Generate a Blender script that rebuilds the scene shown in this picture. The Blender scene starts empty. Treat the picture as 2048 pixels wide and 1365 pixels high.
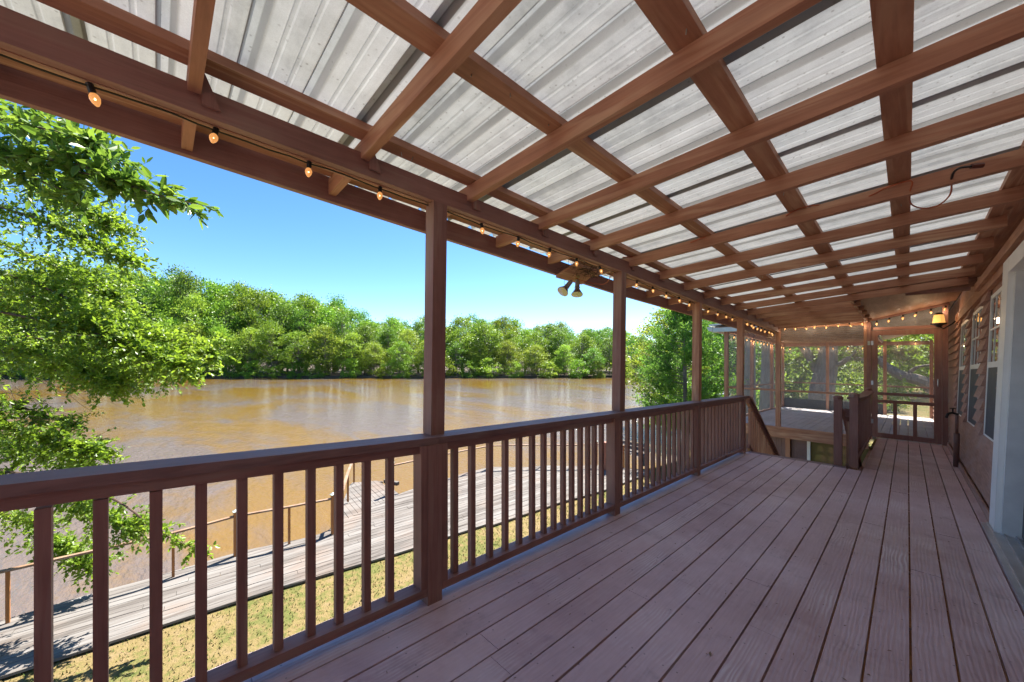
import bpy, bmesh, math, random
from mathutils import Vector, Matrix, noise
random.seed(7)
R = math.radians
scene = bpy.context.scene
COL = scene.collection
SLOPE = 0.0349            # the porch falls gently along its length
def P(u, v, w): return Vector((u, v, w - SLOPE * v))

# ------------------------------------------------------------------ camera
PSI = math.atan(791 / 750.0)
SN, CS = math.sin(PSI), math.cos(PSI)
EYE = 1.33
cam_d = bpy.data.cameras.new('camera'); cam = bpy.data.objects.new('camera', cam_d); COL.objects.link(cam)
cam.location = (0, 0, EYE); cam.rotation_euler = (R(90), 0, PSI)
cam_d.sensor_width = 36; cam_d.lens = 36 * 750 / 2048.0
cam_d.shift_y = 29.5 / 2048; cam_d.clip_start = 0.05; cam_d.clip_end = 3000
scene.camera = cam
def at(x, y, Y):          # a survey point: photo position + distance -> place in the world
    a = (x - 1024) / 750.0; b = (712 - y) / 750.0
    return Vector(((a * CS - SN) * Y, (a * SN + CS) * Y, EYE + b * Y))

# ------------------------------------------------------------------ object helpers
def link(o, parent=None):
    COL.objects.link(o)
    if parent is not None: o.parent = parent
    return o
def wloc(o):
    v = Vector((0, 0, 0))
    while o is not None:
        v += o.location; o = o.parent
    return v
def props(o, label=None, cat=None, group=None, kind=None):
    if label: o['label'] = label
    if cat: o['category'] = cat
    if group: o['group'] = group
    if kind: o['kind'] = kind
    return o
def thing(name, loc, label, cat, group=None):
    o = bpy.data.objects.new(name, None); o.empty_display_size = 0.1
    o.location = loc; link(o)
    return props(o, label, cat, group)
def finish(me, mat, smooth=False):
    me.materials.append(mat)
    if smooth:
        for p in me.polygons: p.use_smooth = True
    return me
def part(name, bm, mat, parent=None, org=None, bevel=0.0, smooth=False):
    """bm holds world coordinates; the object's origin goes to org (default: its parent's place)"""
    if bevel:
        es = [e for e in bm.edges if len(e.link_faces) == 2 and e.calc_face_angle(0) > 0.6]
        bmesh.ops.bevel(bm, geom=es, offset=bevel, segments=1, affect='EDGES', clamp_overlap=True)
    pw = wloc(parent) if parent is not None else Vector((0, 0, 0))
    o_w = Vector(org) if org is not None else pw
    bmesh.ops.translate(bm, verts=bm.verts, vec=-o_w)
    bmesh.ops.recalc_face_normals(bm, faces=bm.faces)
    me = bpy.data.meshes.new(name); bm.to_mesh(me); bm.free(); finish(me, mat, smooth)
    o = bpy.data.objects.new(name, me); o.location = o_w - pw
    return link(o, parent)
def pyd(name, vs, fs, mat, parent=None, smooth=False, mats=None, idx=None):
    me = bpy.data.meshes.new(name); me.from_pydata(vs, [], fs); me.update(); finish(me, mat, smooth)
    if mats:
        for m in mats: me.materials.append(m)
        me.polygons.foreach_set('material_index', idx)
    o = bpy.data.objects.new(name, me)
    return link(o, parent)
def dup(src, parent, loc, label=None):
    o = src.copy(); COL.objects.link(o); o.parent = parent; o.location = loc
    if label: o['label'] = label
    return o
def dup_tree(src, loc, rotz=0, scale=None, label=None, group=None):
    r = src.copy(); COL.objects.link(r); r.location = loc; r.rotation_euler = (0, 0, rotz)
    if scale: r.scale = scale
    if label: r['label'] = label
    if group: r['group'] = group
    for ch in list(src.children):
        c = ch.copy(); COL.objects.link(c); c.parent = r
        for g in ch.children:
            d = g.copy(); COL.objects.link(d); d.parent = c
    return r
def B(): return bmesh.new()
def hexa(bm, p):          # 8 corners: bottom 4 ccw, top 4 ccw
    v = [bm.verts.new(q) for q in p]
    for f in ((3, 2, 1, 0), (4, 5, 6, 7), (0, 1, 5, 4), (1, 2, 6, 5), (2, 3, 7, 6), (3, 0, 4, 7)):
        bm.faces.new([v[i] for i in f])
def box(bm, u0, u1, v0, v1, w0, w1, f=P):
    hexa(bm, [f(u0, v0, w0), f(u1, v0, w0), f(u1, v1, w0), f(u0, v1, w0),
              f(u0, v0, w1), f(u1, v0, w1), f(u1, v1, w1), f(u0, v1, w1)])
def flat(u, v, w): return Vector((u, v, w))
def loft(bm, secs):       # secs: list of 4-point sections
    rings = [[bm.verts.new(q) for q in s] for s in secs]
    n = len(rings[0])
    for a, b in zip(rings, rings[1:]):
        for i in range(n): bm.faces.new((a[i], a[(i + 1) % n], b[(i + 1) % n], b[i]))
    bm.faces.new(rings[0][::-1]); bm.faces.new(rings[-1])
def beamline(bm, pts):    # pts: (v, u0, u1, w0, w1)
    loft(bm, [[P(u0, v, w0), P(u1, v, w0), P(u1, v, w1), P(u0, v, w1)] for v, u0, u1, w0, w1 in pts])
def bar(bm, a, b, wd, ht, up=Vector((0, 0, 1))):   # a board between two points, wd across, ht along up
    a = Vector(a); b = Vector(b); d = (b - a).normalized(); s = d.cross(up).normalized(); t = s.cross(d).normalized()
    q = []
    for c in (a, b): q.append([c - s * wd / 2 - t * ht / 2, c + s * wd / 2 - t * ht / 2, c + s * wd / 2 + t * ht / 2, c - s * wd / 2 + t * ht / 2])
    loft(bm, q)
def tube(bm, pts, r, n=6, r1=None):
    pts = [Vector(p) for p in pts]; rings = []
    m = len(pts)
    for i, p in enumerate(pts):
        d = (pts[min(i + 1, m - 1)] - pts[max(i - 1, 0)]).normalized()
        x = d.orthogonal().normalized() if i == 0 else (x - d * x.dot(d)).normalized()
        y = d.cross(x); rr = r if r1 is None else r + (r1 - r) * i / max(1, m - 1)
        if isinstance(rr, (list, tuple)): rr = rr[i]
        rings.append([p + x * rr * math.cos(2 * math.pi * k / n) + y * rr * math.sin(2 * math.pi * k / n) for k in range(n)])
    loft(bm, rings)
def lathe(bm, c, prof, n=12, axis=Vector((0, 0, 1))):   # prof: (r, h) along axis from c
    c = Vector(c); axis = axis.normalized(); x = axis.orthogonal().normalized(); y = axis.cross(x)
    loft(bm, [[c + axis * h + (x * math.cos(2 * math.pi * k / n) + y * math.sin(2 * math.pi * k / n)) * max(r, 1e-4) for k in range(n)] for r, h in prof])
def spline(pts, k=6):
    pts = [Vector(p) for p in pts]; out = []
    for i in range(len(pts) - 1):
        p0 = pts[max(i - 1, 0)]; p1 = pts[i]; p2 = pts[i + 1]; p3 = pts[min(i + 2, len(pts) - 1)]
        for j in range(k):
            t = j / k
            out.append(0.5 * ((2 * p1) + (p2 - p0) * t + (2 * p0 - 5 * p1 + 4 * p2 - p3) * t * t + (3 * p1 - p0 - 3 * p2 + p3) * t ** 3))
    out.append(pts[-1]); return out

# ------------------------------------------------------------------ materials
class NT:
    def __init__(s, name):
        s.m = bpy.data.materials.new(name); s.m.use_nodes = True
        s.t = s.m.node_tree; s.t.nodes.clear()
        s.out = s.n('ShaderNodeOutputMaterial')
    def n(s, ty, **kw):
        x = s.t.nodes.new(ty)
        for k, v in kw.items(): setattr(x, k, v)
        return x
    def l(s, a, b): s.t.links.new(a, b)
    def coord(s, sc, kind='Object', rnd=True):
        tc = s.n('ShaderNodeTexCoord'); mp = s.n('ShaderNodeMapping'); s.l(tc.outputs[kind], mp.inputs[0])
        mp.inputs['Scale'].default_value = sc
        if rnd:
            oi = s.n('ShaderNodeObjectInfo'); mu = s.n('ShaderNodeVectorMath', operation='SCALE')
            cb = s.n('ShaderNodeCombineXYZ'); s.l(oi.outputs['Random'], cb.inputs[0]); s.l(oi.outputs['Random'], cb.inputs[1]); s.l(oi.outputs['Random'], cb.inputs[2])
            s.l(cb.outputs[0], mu.inputs[0]); mu.inputs['Scale'].default_value = 37.0
            s.l(mu.outputs[0], mp.inputs['Location'])
        return mp.outputs[0]
    def noise(s, vec, scale, detail=4, rough=0.55, dist=0.0):
        x = s.n('ShaderNodeTexNoise'); s.l(vec, x.inputs['Vector'])
        x.inputs['Scale'].default_value = scale; x.inputs['Detail'].default_value = detail
        x.inputs['Roughness'].default_value = rough; x.inputs['Distortion'].default_value = dist
        return x.outputs['Fac']
    def ramp(s, fac, stops):
        x = s.n('ShaderNodeValToRGB'); s.l(fac, x.inputs[0]); e = x.color_ramp.elements
        while len(e) < len(stops): e.new(0.5)
        for q, (p, c) in zip(e, stops):
            q.position = p; q.color = (*c, 1) if len(c) == 3 else c
        return x.outputs[0]
    def val(s, fac, a, b, lo=0.0, hi=1.0):
        x = s.n('ShaderNodeMapRange'); s.l(fac, x.inputs[0])
        x.inputs[1].default_value = a; x.inputs[2].default_value = b; x.inputs[3].default_value = lo; x.inputs[4].default_value = hi
        return x.outputs[0]
    def mix(s, fac, a, b, mode='MIX'):
        x = s.n('ShaderNodeMix', data_type='RGBA', blend_type=mode)
        for sock, v in ((x.inputs[0], fac), (x.inputs[6], a), (x.inputs[7], b)):
            if hasattr(v, 'default_value') or hasattr(v, 'links'): s.l(v, sock)
            else: sock.default_value = v if isinstance(v, (int, float)) else (*v, 1)
        return x.outputs[2]
    def bump(s, h, st=0.3, d=0.01):
        x = s.n('ShaderNodeBump'); s.l(h, x.inputs['Height']); x.inputs['Strength'].default_value = st; x.inputs['Distance'].default_value = d
        return x.outputs[0]
    def bsdf(s, base, rough=0.6, normal=None, metal=0.0, spec=0.5, **kw):
        b = s.n('ShaderNodeBsdfPrincipled')
        for nm, v in (('Base Color', base), ('Roughness', rough), ('Metallic', metal), ('Specular IOR Level', spec)):
            if hasattr(v, 'links'): s.l(v, b.inputs[nm])
            else: b.inputs[nm].default_value = v if isinstance(v, (int, float)) else (*v, 1)
        if normal is not None: s.l(normal, b.inputs['Normal'])
        for k, v in kw.items(): b.inputs[k.replace('_', ' ')].default_value = v
        return b.outputs[0]
    def done(s, sh): s.l(sh, s.out.inputs[0]); return s.m

def wood(name, lo, hi, axis='v', worn=None, wornamt=0.0, rough=0.6, bumpst=0.35, mottled=0.5, knots=True, fine=55, spec=0.35):
    """painted or stained lumber with the grain along one axis"""
    s = NT(name)
    ax = {'u': 0, 'v': 1, 'w': 2}[axis]
    sc = [1.0, 1.0, 1.0]; sc[ax] = 0.055
    g = s.coord(sc)
    big = s.coord((1, 1, 1))
    n1 = s.noise(g, fine, 5, 0.62, 0.6)
    n2 = s.noise(big, 2.3, 4, 0.6)
    n3 = s.noise(g, 13, 3, 0.5, 1.5)
    f = s.n('ShaderNodeMath', operation='ADD'); s.l(s.val(n1, 0.3, 0.7, 0, 0.5), f.inputs[0]); s.l(s.val(n2, 0.3, 0.7, 0, mottled), f.inputs[1])
    c = s.ramp(f.outputs[0], [(0.1, lo), (0.9, hi)])
    if worn:
        wf = s.n('ShaderNodeMath', operation='MULTIPLY')
        s.l(s.val(n3, 0.5, 0.62), wf.inputs[0]); s.l(s.val(s.noise(big, 1.1, 4, 0.65), 0.62 - 0.35 * wornamt, 0.72), wf.inputs[1])
        c = s.mix(wf.outputs[0], c, worn)
    if knots:
        vo = s.n('ShaderNodeTexVoronoi'); sk = [2.6, 2.6, 2.6]; sk[ax] = 1.0; s.l(s.coord(sk), vo.inputs['Vector']); vo.inputs['Scale'].default_value = 1.0
        c = s.mix(s.val(vo.outputs['Distance'], 0.035, 0.06, 0.6, 0.0), c, tuple(x * 0.35 for x in lo))
    h = s.n('ShaderNodeMath', operation='ADD'); s.l(n1, h.inputs[0]); s.l(n3, h.inputs[1])
    return s.done(s.bsdf(c, s.val(n1, 0.3, 0.7, rough - 0.1, rough + 0.12), s.bump(h.outputs[0], bumpst, 0.004), spec=spec))

DARK = ((0.21, 0.098, 0.073), (0.35, 0.185, 0.145))
MID = ((0.30, 0.130, 0.075), (0.49, 0.245, 0.150))
M = {}
for ax in 'uvw':
    M['dark_' + ax] = wood('dark_brown_paint_' + ax, *DARK, axis=ax, worn=(0.36, 0.25, 0.19), wornamt=0.55)
    M['mid_' + ax] = wood('red_brown_stain_' + ax, *MID, axis=ax, worn=(0.60, 0.38, 0.24), wornamt=0.8)
M['rail_cap'] = wood('rail_cap_paint', (0.16, 0.085, 0.07), (0.30, 0.18, 0.155), axis='v', worn=(0.30, 0.22, 0.18), wornamt=0.5)
M['trim_white'] = NT('white_trim'); 
_s = M['trim_white']; _c = _s.coord((1, 1, 1)); M['trim_white'] = _s.done(_s.bsdf(_s.ramp(_s.noise(_c, 3, 5), [(0.3, (0.83, 0.81, 0.76)), (0.7, (0.90, 0.885, 0.84))]), 0.45))
def simple(name, col, rough=0.5, metal=0.0, var=0.25, scale=6, bump=0.0, spec=0.5, **kw):
    s = NT(name); c = s.coord((1, 1, 1)); n = s.noise(c, scale, 5, 0.6)
    cc = s.ramp(n, [(0.3, tuple(x * (1 - var) for x in col)), (0.7, tuple(min(1, x * (1 + var)) for x in col))])
    return s.done(s.bsdf(cc, rough, s.bump(n, bump, 0.01) if bump else None, metal, spec, **kw))
M['black_metal'] = simple('black_metal', (0.02, 0.02, 0.022), 0.35, 0.3)
M['door_black'] = simple('black_door_frame', (0.025, 0.027, 0.03), 0.35)
M['socket'] = simple('black_plastic', (0.012, 0.012, 0.012), 0.4)
M['alu'] = simple('aluminium', (0.55, 0.55, 0.56), 0.35, 0.7, 0.1)
M['galv'] = simple('galvanised_steel', (0.42, 0.42, 0.40), 0.38, 0.8, 0.2, 30)
M['pipe'] = simple('painted_pipe', (0.20, 0.10, 0.075), 0.45)
M['rust'] = simple('rusty_plate', (0.34, 0.25, 0.12), 0.6, 0.3, 0.5, 25)
M['cord_orange'] = simple('orange_cord', (0.42, 0.10, 0.035), 0.5)
M['cap_zinc'] = simple('zinc_cap', (0.42, 0.50, 0.46), 0.5, 0.4, 0.25, 20)
M['porcelain'] = simple('grey_lampholder', (0.36, 0.33, 0.28), 0.5)
M['nest'] = simple('dry_twigs', (0.05, 0.035, 0.022), 0.9)
M['gutter'] = simple('pale_gutter', (0.50, 0.55, 0.50), 0.45, 0.1, 0.12)
M['soil'] = simple('leaf_litter_ground', (0.09, 0.065, 0.04), 0.95, 0, 0.4, 0.8, 0.4)

# weathered deck paint: one tone per plank, scuffs, bare grain, leaf stains
def deck_mat(name, lo, hi, bare, pitch, off):
    s = NT(name)
    tc = s.n('ShaderNodeTexCoord'); sx = s.n('ShaderNodeSeparateXYZ'); s.l(tc.outputs['Object'], sx.inputs[0])
    m1 = s.n('ShaderNodeMath', operation='ADD'); s.l(sx.outputs[0], m1.inputs[0]); m1.inputs[1].default_value = -off + 100 * pitch
    m2 = s.n('ShaderNodeMath', operation='DIVIDE'); s.l(m1.outputs[0], m2.inputs[0]); m2.inputs[1].default_value = pitch
    m3 = s.n('ShaderNodeMath', operation='FLOOR'); s.l(m2.outputs[0], m3.inputs[0])
    wn = s.n('ShaderNodeTexWhiteNoise', noise_dimensions='1D'); s.l(m3.outputs[0], wn.inputs['W'])
    cb = s.n('ShaderNodeCombineXYZ'); mk = s.n('ShaderNodeMath', operation='MULTIPLY'); s.l(wn.outputs['Value'], mk.inputs[0]); mk.inputs[1].default_value = 40
    s.l(mk.outputs[0], cb.inputs[1]); s.l(mk.outputs[0], cb.inputs[2])
    av = s.n('ShaderNodeVectorMath', operation='ADD'); s.l(tc.outputs['Object'], av.inputs[0]); s.l(cb.outputs[0], av.inputs[1])
    mp = s.n('ShaderNodeMapping'); s.l(av.outputs[0], mp.inputs[0]); mp.inputs['Scale'].default_value = (1, 0.06, 1)
    mr = s.n('ShaderNodeMapping'); s.l(av.outputs[0], mr.inputs[0]); mr.inputs['Scale'].default_value = (1, 0.16, 1)
    g = s.noise(mp.outputs[0], 75, 4, 0.6, 0.4)
    rg = s.n('ShaderNodeTexWave', wave_type='BANDS', bands_direction='X'); s.l(mr.outputs[0], rg.inputs['Vector'])
    rg.inputs['Scale'].default_value = 16; rg.inputs['Distortion'].default_value = 9; rg.inputs['Detail'].default_value = 2; rg.inputs['Detail Scale'].default_value = 0.9
    big = s.noise(tc.outputs['Object'], 1.3, 5, 0.62)
    med = s.noise(tc.outputs['Object'], 5.5, 5, 0.6)
    f = s.n('ShaderNodeMath', operation='ADD'); s.l(s.val(g, 0.3, 0.7, 0, 0.22), f.inputs[0]); s.l(s.val(big, 0.35, 0.65, 0, 0.48), f.inputs[1])
    f2 = s.n('ShaderNodeMath', operation='ADD'); s.l(f.outputs[0], f2.inputs[0]); s.l(s.val(wn.outputs['Value'], 0, 1, 0, 0.35), f2.inputs[1])
    c = s.ramp(f2.outputs[0], [(0.08, lo), (0.95, hi)])
    wm = s.n('ShaderNodeMath', operation='MULTIPLY'); s.l(s.val(rg.outputs['Fac'], 0.35, 0.85), wm.inputs[0]); s.l(s.val(s.noise(av.outputs[0], 0.9, 5, 0.7), 0.50, 0.66, 0, 0.75), wm.inputs[1])
    c = s.mix(wm.outputs[0], c, bare)
    c = s.mix(s.val(med, 0.60, 0.74, 0, 0.4), c, tuple(x * 0.6 for x in lo))
    sp = s.noise(tc.outputs['Object'], 38, 3, 0.7)
    c = s.mix(s.val(sp, 0.70, 0.76, 0, 0.5), c, (0.42, 0.38, 0.36))
    vo = s.n('ShaderNodeTexVoronoi'); s.l(tc.outputs['Object'], vo.inputs['Vector']); vo.inputs['Scale'].default_value = 7
    c = s.mix(s.val(vo.outputs['Distance'], 0.025, 0.045, 0.85, 0), c, (0.03, 0.02, 0.018))
    worn = s.noise(tc.outputs['Object'], 0.85, 6, 0.68)
    c = s.mix(s.val(worn, 0.50, 0.66, 0, 0.55), c, tuple(min(.78, x * 1.12 + .06) for x in hi))
    fr = s.n('ShaderNodeMath', operation='FRACT'); s.l(m2.outputs[0], fr.inputs[0])          # screw heads, two per board at each joist
    fa = s.n('ShaderNodeMath', operation='PINGPONG'); s.l(fr.outputs[0], fa.inputs[0]); fa.inputs[1].default_value = 0.5
    fb_ = s.n('ShaderNodeMath', operation='SUBTRACT'); s.l(fa.outputs[0], fb_.inputs[0]); fb_.inputs[1].default_value = 0.2
    fc = s.n('ShaderNodeMath', operation='MULTIPLY'); s.l(fb_.outputs[0], fc.inputs[0]); fc.inputs[1].default_value = pitch
    va_ = s.n('ShaderNodeMath', operation='MULTIPLY_ADD'); s.l(wn.outputs['Value'], va_.inputs[0]); va_.inputs[1].default_value = 0.05; s.l(sx.outputs[1], va_.inputs[2])
    vb_ = s.n('ShaderNodeMath', operation='PINGPONG'); s.l(va_.outputs[0], vb_.inputs[0]); vb_.inputs[1].default_value = 0.21
    cx = s.n('ShaderNodeCombineXYZ'); s.l(fc.outputs[0], cx.inputs[0]); s.l(vb_.outputs[0], cx.inputs[1])
    ln = s.n('ShaderNodeVectorMath', operation='LENGTH'); s.l(cx.outputs[0], ln.inputs[0])
    c = s.mix(s.val(ln.outputs['Value'], 0.0028, 0.005, 0.6, 0), c, (0.10, 0.07, 0.065))
    hh = s.n('ShaderNodeMath', operation='ADD'); s.l(g, hh.inputs[0]); s.l(s.val(rg.outputs['Fac'], 0, 1, 0, 0.8), hh.inputs[1])
    return s.done(s.bsdf(c, s.val(big, 0.3, 0.7, 0.42, 0.66), s.bump(hh.outputs[0], 0.35, 0.003), spec=0.4))
M['deck'] = deck_mat('weathered_deck_paint', (0.44, 0.285, 0.285), (0.70, 0.53, 0.54), (0.74, 0.65, 0.64), 0.1468, 0.010)
M['deck_grey'] = deck_mat('grey_weathered_boards', (0.42, 0.38, 0.36), (0.64, 0.61, 0.60), (0.70, 0.68, 0.66), 0.1468, 0.010)

def dock_mat():
    s = NT('bleached_dock_boards')
    g = s.coord((1, 0.06, 1), rnd=False); tc = s.n('ShaderNodeTexCoord')
    n = s.noise(g, 32, 5, 0.65, 0.3); b = s.noise(tc.outputs['Object'], 0.7, 5, 0.6); q = s.noise(g, 7, 2, 0.5)
    f = s.n('ShaderNodeMath', operation='ADD'); s.l(s.val(n, 0.3, 0.7, 0, 0.5), f.inputs[0]); s.l(s.val(q, 0.35, 0.65, 0, 0.5), f.inputs[1])
    c = s.ramp(f.outputs[0], [(0.05, (0.062, 0.052, 0.045)), (0.5, (0.140, 0.126, 0.114)), (0.95, (0.205, 0.195, 0.184))])
    c = s.mix(s.val(b, 0.5, 0.7, 0, 0.5), c, (0.19, 0.13, 0.095))
    return s.done(s.bsdf(c, 0.8, s.bump(n, 0.5, 0.01), spec=0.2))
M['dock'] = dock_mat()

TRANS = 0.13
def metal_mat():
    s = NT('galvanised_roof_underside')
    tc = s.n('ShaderNodeTexCoord'); o = tc.outputs['Object']
    st = s.n('ShaderNodeMapping'); s.l(o, st.inputs[0]); st.inputs['Scale'].default_value = (0.35, 3, 1)
    a = s.noise(st.outputs[0], 2.2, 5, 0.6); b = s.noise(o, 9, 4, 0.65); gr = s.noise(o, 260, 2, 0.7)
    f = s.n('ShaderNodeMath', operation='ADD'); s.l(s.val(a, 0.3, 0.7, 0, 0.6), f.inputs[0]); s.l(s.val(b, 0.3, 0.7, 0, 0.4), f.inputs[1])
    c = s.ramp(f.outputs[0], [(0.12, (0.34, 0.36, 0.37)), (0.45, (0.575, 0.60, 0.60)), (0.85, (0.72, 0.75, 0.75))])
    vo = s.n('ShaderNodeTexVoronoi'); s.l(o, vo.inputs['Vector']); vo.inputs['Scale'].default_value = 34
    sel = s.noise(o, 1.6, 4, 0.6)
    sp = s.n('ShaderNodeMath', operation='MULTIPLY'); s.l(s.val(vo.outputs['Distance'], 0.10, 0.2, 0.9, 0), sp.inputs[0])
    vc = s.n('ShaderNodeSeparateColor'); s.l(vo.outputs['Color'], vc.inputs[0])
    sp2 = s.n('ShaderNodeMath', operation='MULTIPLY'); s.l(sp.outputs[0], sp2.inputs[0]); s.l(s.val(vc.outputs[0], 0.35, 0.4), sp2.inputs[1])
    sp3 = s.n('ShaderNodeMath', operation='MULTIPLY'); s.l(sp2.outputs[0], sp3.inputs[0]); s.l(s.val(sel, 0.36, 0.56), sp3.inputs[1])
    c = s.mix(sp3.outputs[0], c, (0.07, 0.055, 0.04))
    c = s.mix(s.val(gr, 0.35, 0.7, 0.0, 0.25), c, (0.34, 0.33, 0.30))
    sx = s.n('ShaderNodeSeparateXYZ'); s.l(o, sx.inputs[0])      # shading of the ribs painted into the colour as dark streaks
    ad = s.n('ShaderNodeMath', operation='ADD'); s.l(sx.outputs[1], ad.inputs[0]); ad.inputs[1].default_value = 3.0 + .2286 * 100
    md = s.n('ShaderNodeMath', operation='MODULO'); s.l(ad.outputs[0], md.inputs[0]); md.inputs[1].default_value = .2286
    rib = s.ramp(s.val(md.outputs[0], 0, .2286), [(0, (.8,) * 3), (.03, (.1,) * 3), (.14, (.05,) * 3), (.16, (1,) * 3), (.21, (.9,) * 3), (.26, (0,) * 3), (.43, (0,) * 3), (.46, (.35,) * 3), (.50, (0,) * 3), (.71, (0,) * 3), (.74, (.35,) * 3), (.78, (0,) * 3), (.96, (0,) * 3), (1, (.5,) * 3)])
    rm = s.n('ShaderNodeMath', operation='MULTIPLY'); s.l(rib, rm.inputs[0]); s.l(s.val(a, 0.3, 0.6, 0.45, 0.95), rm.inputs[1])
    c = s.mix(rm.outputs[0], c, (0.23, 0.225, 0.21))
    p = s.bsdf(c, s.val(b, 0.3, 0.7, 0.36, 0.55), s.bump(gr, 0.12, 0.001), 0.1, 0.5)
    tl = s.n('ShaderNodeBsdfTranslucent'); s.l(c, tl.inputs[0])      # translucency added to the metal, so daylight glows through and fills the porch
    mx = s.n('ShaderNodeMixShader'); mx.inputs[0].default_value = TRANS; s.l(p, mx.inputs[1]); s.l(tl.outputs[0], mx.inputs[2])
    return s.done(mx.outputs[0])
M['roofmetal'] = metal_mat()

def siding_mat():
    s = NT('cedar_siding_stain')
    g = s.coord((1, 0.07, 1)); tc = s.n('ShaderNodeTexCoord')
    n = s.noise(g, 60, 4, 0.6); b = s.noise(tc.outputs['Object'], 2.2, 5, 0.6)
    c = s.ramp(n, [(0.3, (0.33, 0.18, 0.135)), (0.7, (0.50, 0.29, 0.215))])
    c = s.mix(s.val(b, 0.45, 0.7, 0, 0.6), c, (0.42, 0.30, 0.27))
    return s.done(s.bsdf(c, 0.7, s.bump(n, 0.3, 0.004), spec=0.25))
M['siding'] = siding_mat()
def ply_mat(name, lo, hi):
    s = NT(name); mp = s.coord((1, 0.12, 1), rnd=False); n = s.noise(mp, 5, 5, 0.65, 1.2); n2 = s.noise(mp, 50, 3)
    f = s.n('ShaderNodeMath', operation='ADD'); s.l(s.val(n, 0.3, 0.7, 0, 0.75), f.inputs[0]); s.l(s.val(n2, 0.3, 0.7, 0, 0.25), f.inputs[1])
    return s.done(s.bsdf(s.ramp(f.outputs[0], [(0.1, lo), (0.9, hi)]), 0.55, spec=0.3))
M['ply'] = ply_mat('stained_plywood', (0.22, 0.10, 0.055), (0.42, 0.23, 0.14))
M['ply_grey'] = ply_mat('aged_plywood', (0.30, 0.23, 0.17), (0.58, 0.48, 0.39))

def screen_mat():
    s = NT('insect_screen'); tr = s.n('ShaderNodeBsdfTransparent'); df = s.n('ShaderNodeBsdfDiffuse')
    tc = s.coord((1, 1, 1), rnd=False); n = s.noise(tc, 1.5, 3)
    s.l(s.ramp(n, [(0.3, (0.40, 0.40, 0.41)), (0.7, (0.52, 0.52, 0.53))]), df.inputs[0])
    mx = s.n('ShaderNodeMixShader'); s.l(s.val(n, 0.3, 0.7, 0.08, 0.15), mx.inputs[0]); s.l(tr.outputs[0], mx.inputs[1]); s.l(df.outputs[0], mx.inputs[2])
    return s.done(mx.outputs[0])
M['screen'] = screen_mat()
def glass_mat(name, col, rough=0.03, spec=1.0):
    s = NT(name); c = s.coord((1, 1, 1), rnd=False); n = s.noise(c, 0.8, 2)
    return s.done(s.bsdf(s.ramp(n, [(0.3, tuple(x * .7 for x in col)), (0.7, col)]), rough, s.bump(s.noise(c, 1.5, 1), 0.03, 0.02), 0, spec, Coat_Weight=0.6, Coat_Roughness=0.02))
M['pane'] = glass_mat('window_glass', (0.035, 0.045, 0.045))
M['winscreen'] = simple('blue_grey_window_screen', (0.055, 0.065, 0.085), 0.55)
M['pane_warm'] = glass_mat('lower_window_glass', (0.15, 0.13, 0.045), 0.15, 0.6)

def emit_glass(name, col, strength, tint):
    s = NT(name); e = s.n('ShaderNodeEmission'); e.inputs[0].default_value = (*col, 1); e.inputs[1].default_value = strength
    b = s.n('ShaderNodeBsdfPrincipled'); b.inputs['Base Color'].default_value = (*tint, 1); b.inputs['Roughness'].default_value = 0.08
    a = s.n('ShaderNodeAddShader'); s.l(e.outputs[0], a.inputs[0]); s.l(b.outputs[0], a.inputs[1]); return s.done(a.outputs[0])
M['bulb'] = emit_glass('amber_bulb_glass', (1.0, 0.42, 0.12), 0.12, (0.50, 0.27, 0.11))
M['filament'] = emit_glass('filament', (1.0, 0.72, 0.30), 1.1, (0.9, 0.6, 0.2))
M['lantern_glass'] = emit_glass('lantern_glass', (1.0, 0.50, 0.13), 0.16, (0.6, 0.35, 0.12))
def lampglass():
    s = NT('floodlamp_glass'); c = s.coord((1, 1, 1), rnd=False)
    return s.done(s.bsdf((0.42, 0.42, 0.38), 0.12, None, 0.75, 0.8))
M['flood'] = lampglass()

def leaf_mat(name, a, b, c, transl=0.4, rough=0.45, spec=0.4, nscale=0.25):
    s = NT(name)
    g = s.n('ShaderNodeNewGeometry'); oi = s.n('ShaderNodeObjectInfo'); tc = s.n('ShaderNodeTexCoord')
    n = s.noise(tc.outputs['Object'], nscale, 3, 0.6)
    f = s.n('ShaderNodeMath', operation='ADD'); s.l(s.val(g.outputs['Random Per Island'], 0, 1, 0, 0.55), f.inputs[0]); s.l(s.val(n, 0.35, 0.65, 0, 0.45), f.inputs[1])
    col = s.ramp(f.outputs[0], [(0.0, a), (0.55, b), (1.0, c)])
    hs = s.n('ShaderNodeHueSaturation'); s.l(col, hs.inputs['Color']); s.l(s.val(oi.outputs['Random'], 0, 1, 0.482, 0.518), hs.inputs['Hue']); s.l(s.val(oi.outputs['Random'], 0, 1, 0.78, 1.3), hs.inputs['Value'])
    p = s.bsdf(hs.outputs[0], rough, spec=spec)
    t = s.n('ShaderNodeBsdfTranslucent')
    br = s.n('ShaderNodeHueSaturation'); s.l(hs.outputs[0], br.inputs['Color']); br.inputs['Value'].default_value = 1.7; br.inputs['Hue'].default_value = 0.485; s.l(br.outputs[0], t.inputs[0])
    mx = s.n('ShaderNodeMixShader'); mx.inputs[0].default_value = transl; s.l(p, mx.inputs[1]); s.l(t.outputs[0], mx.inputs[2])
    return s.done(mx.outputs[0])
M['leaf_far'] = leaf_mat('far_leaves', (0.055, 0.115, 0.010), (0.125, 0.225, 0.018), (0.215, 0.31, 0.030))
M['leaf_far_pale'] = leaf_mat('far_pale_leaves', (0.11, 0.19, 0.016), (0.19, 0.30, 0.028), (0.29, 0.39, 0.05))
M['leaf_far_dark'] = leaf_mat('far_dark_leaves', (0.04, 0.10, 0.012), (0.085, 0.19, 0.02), (0.15, 0.28, 0.03))
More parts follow.
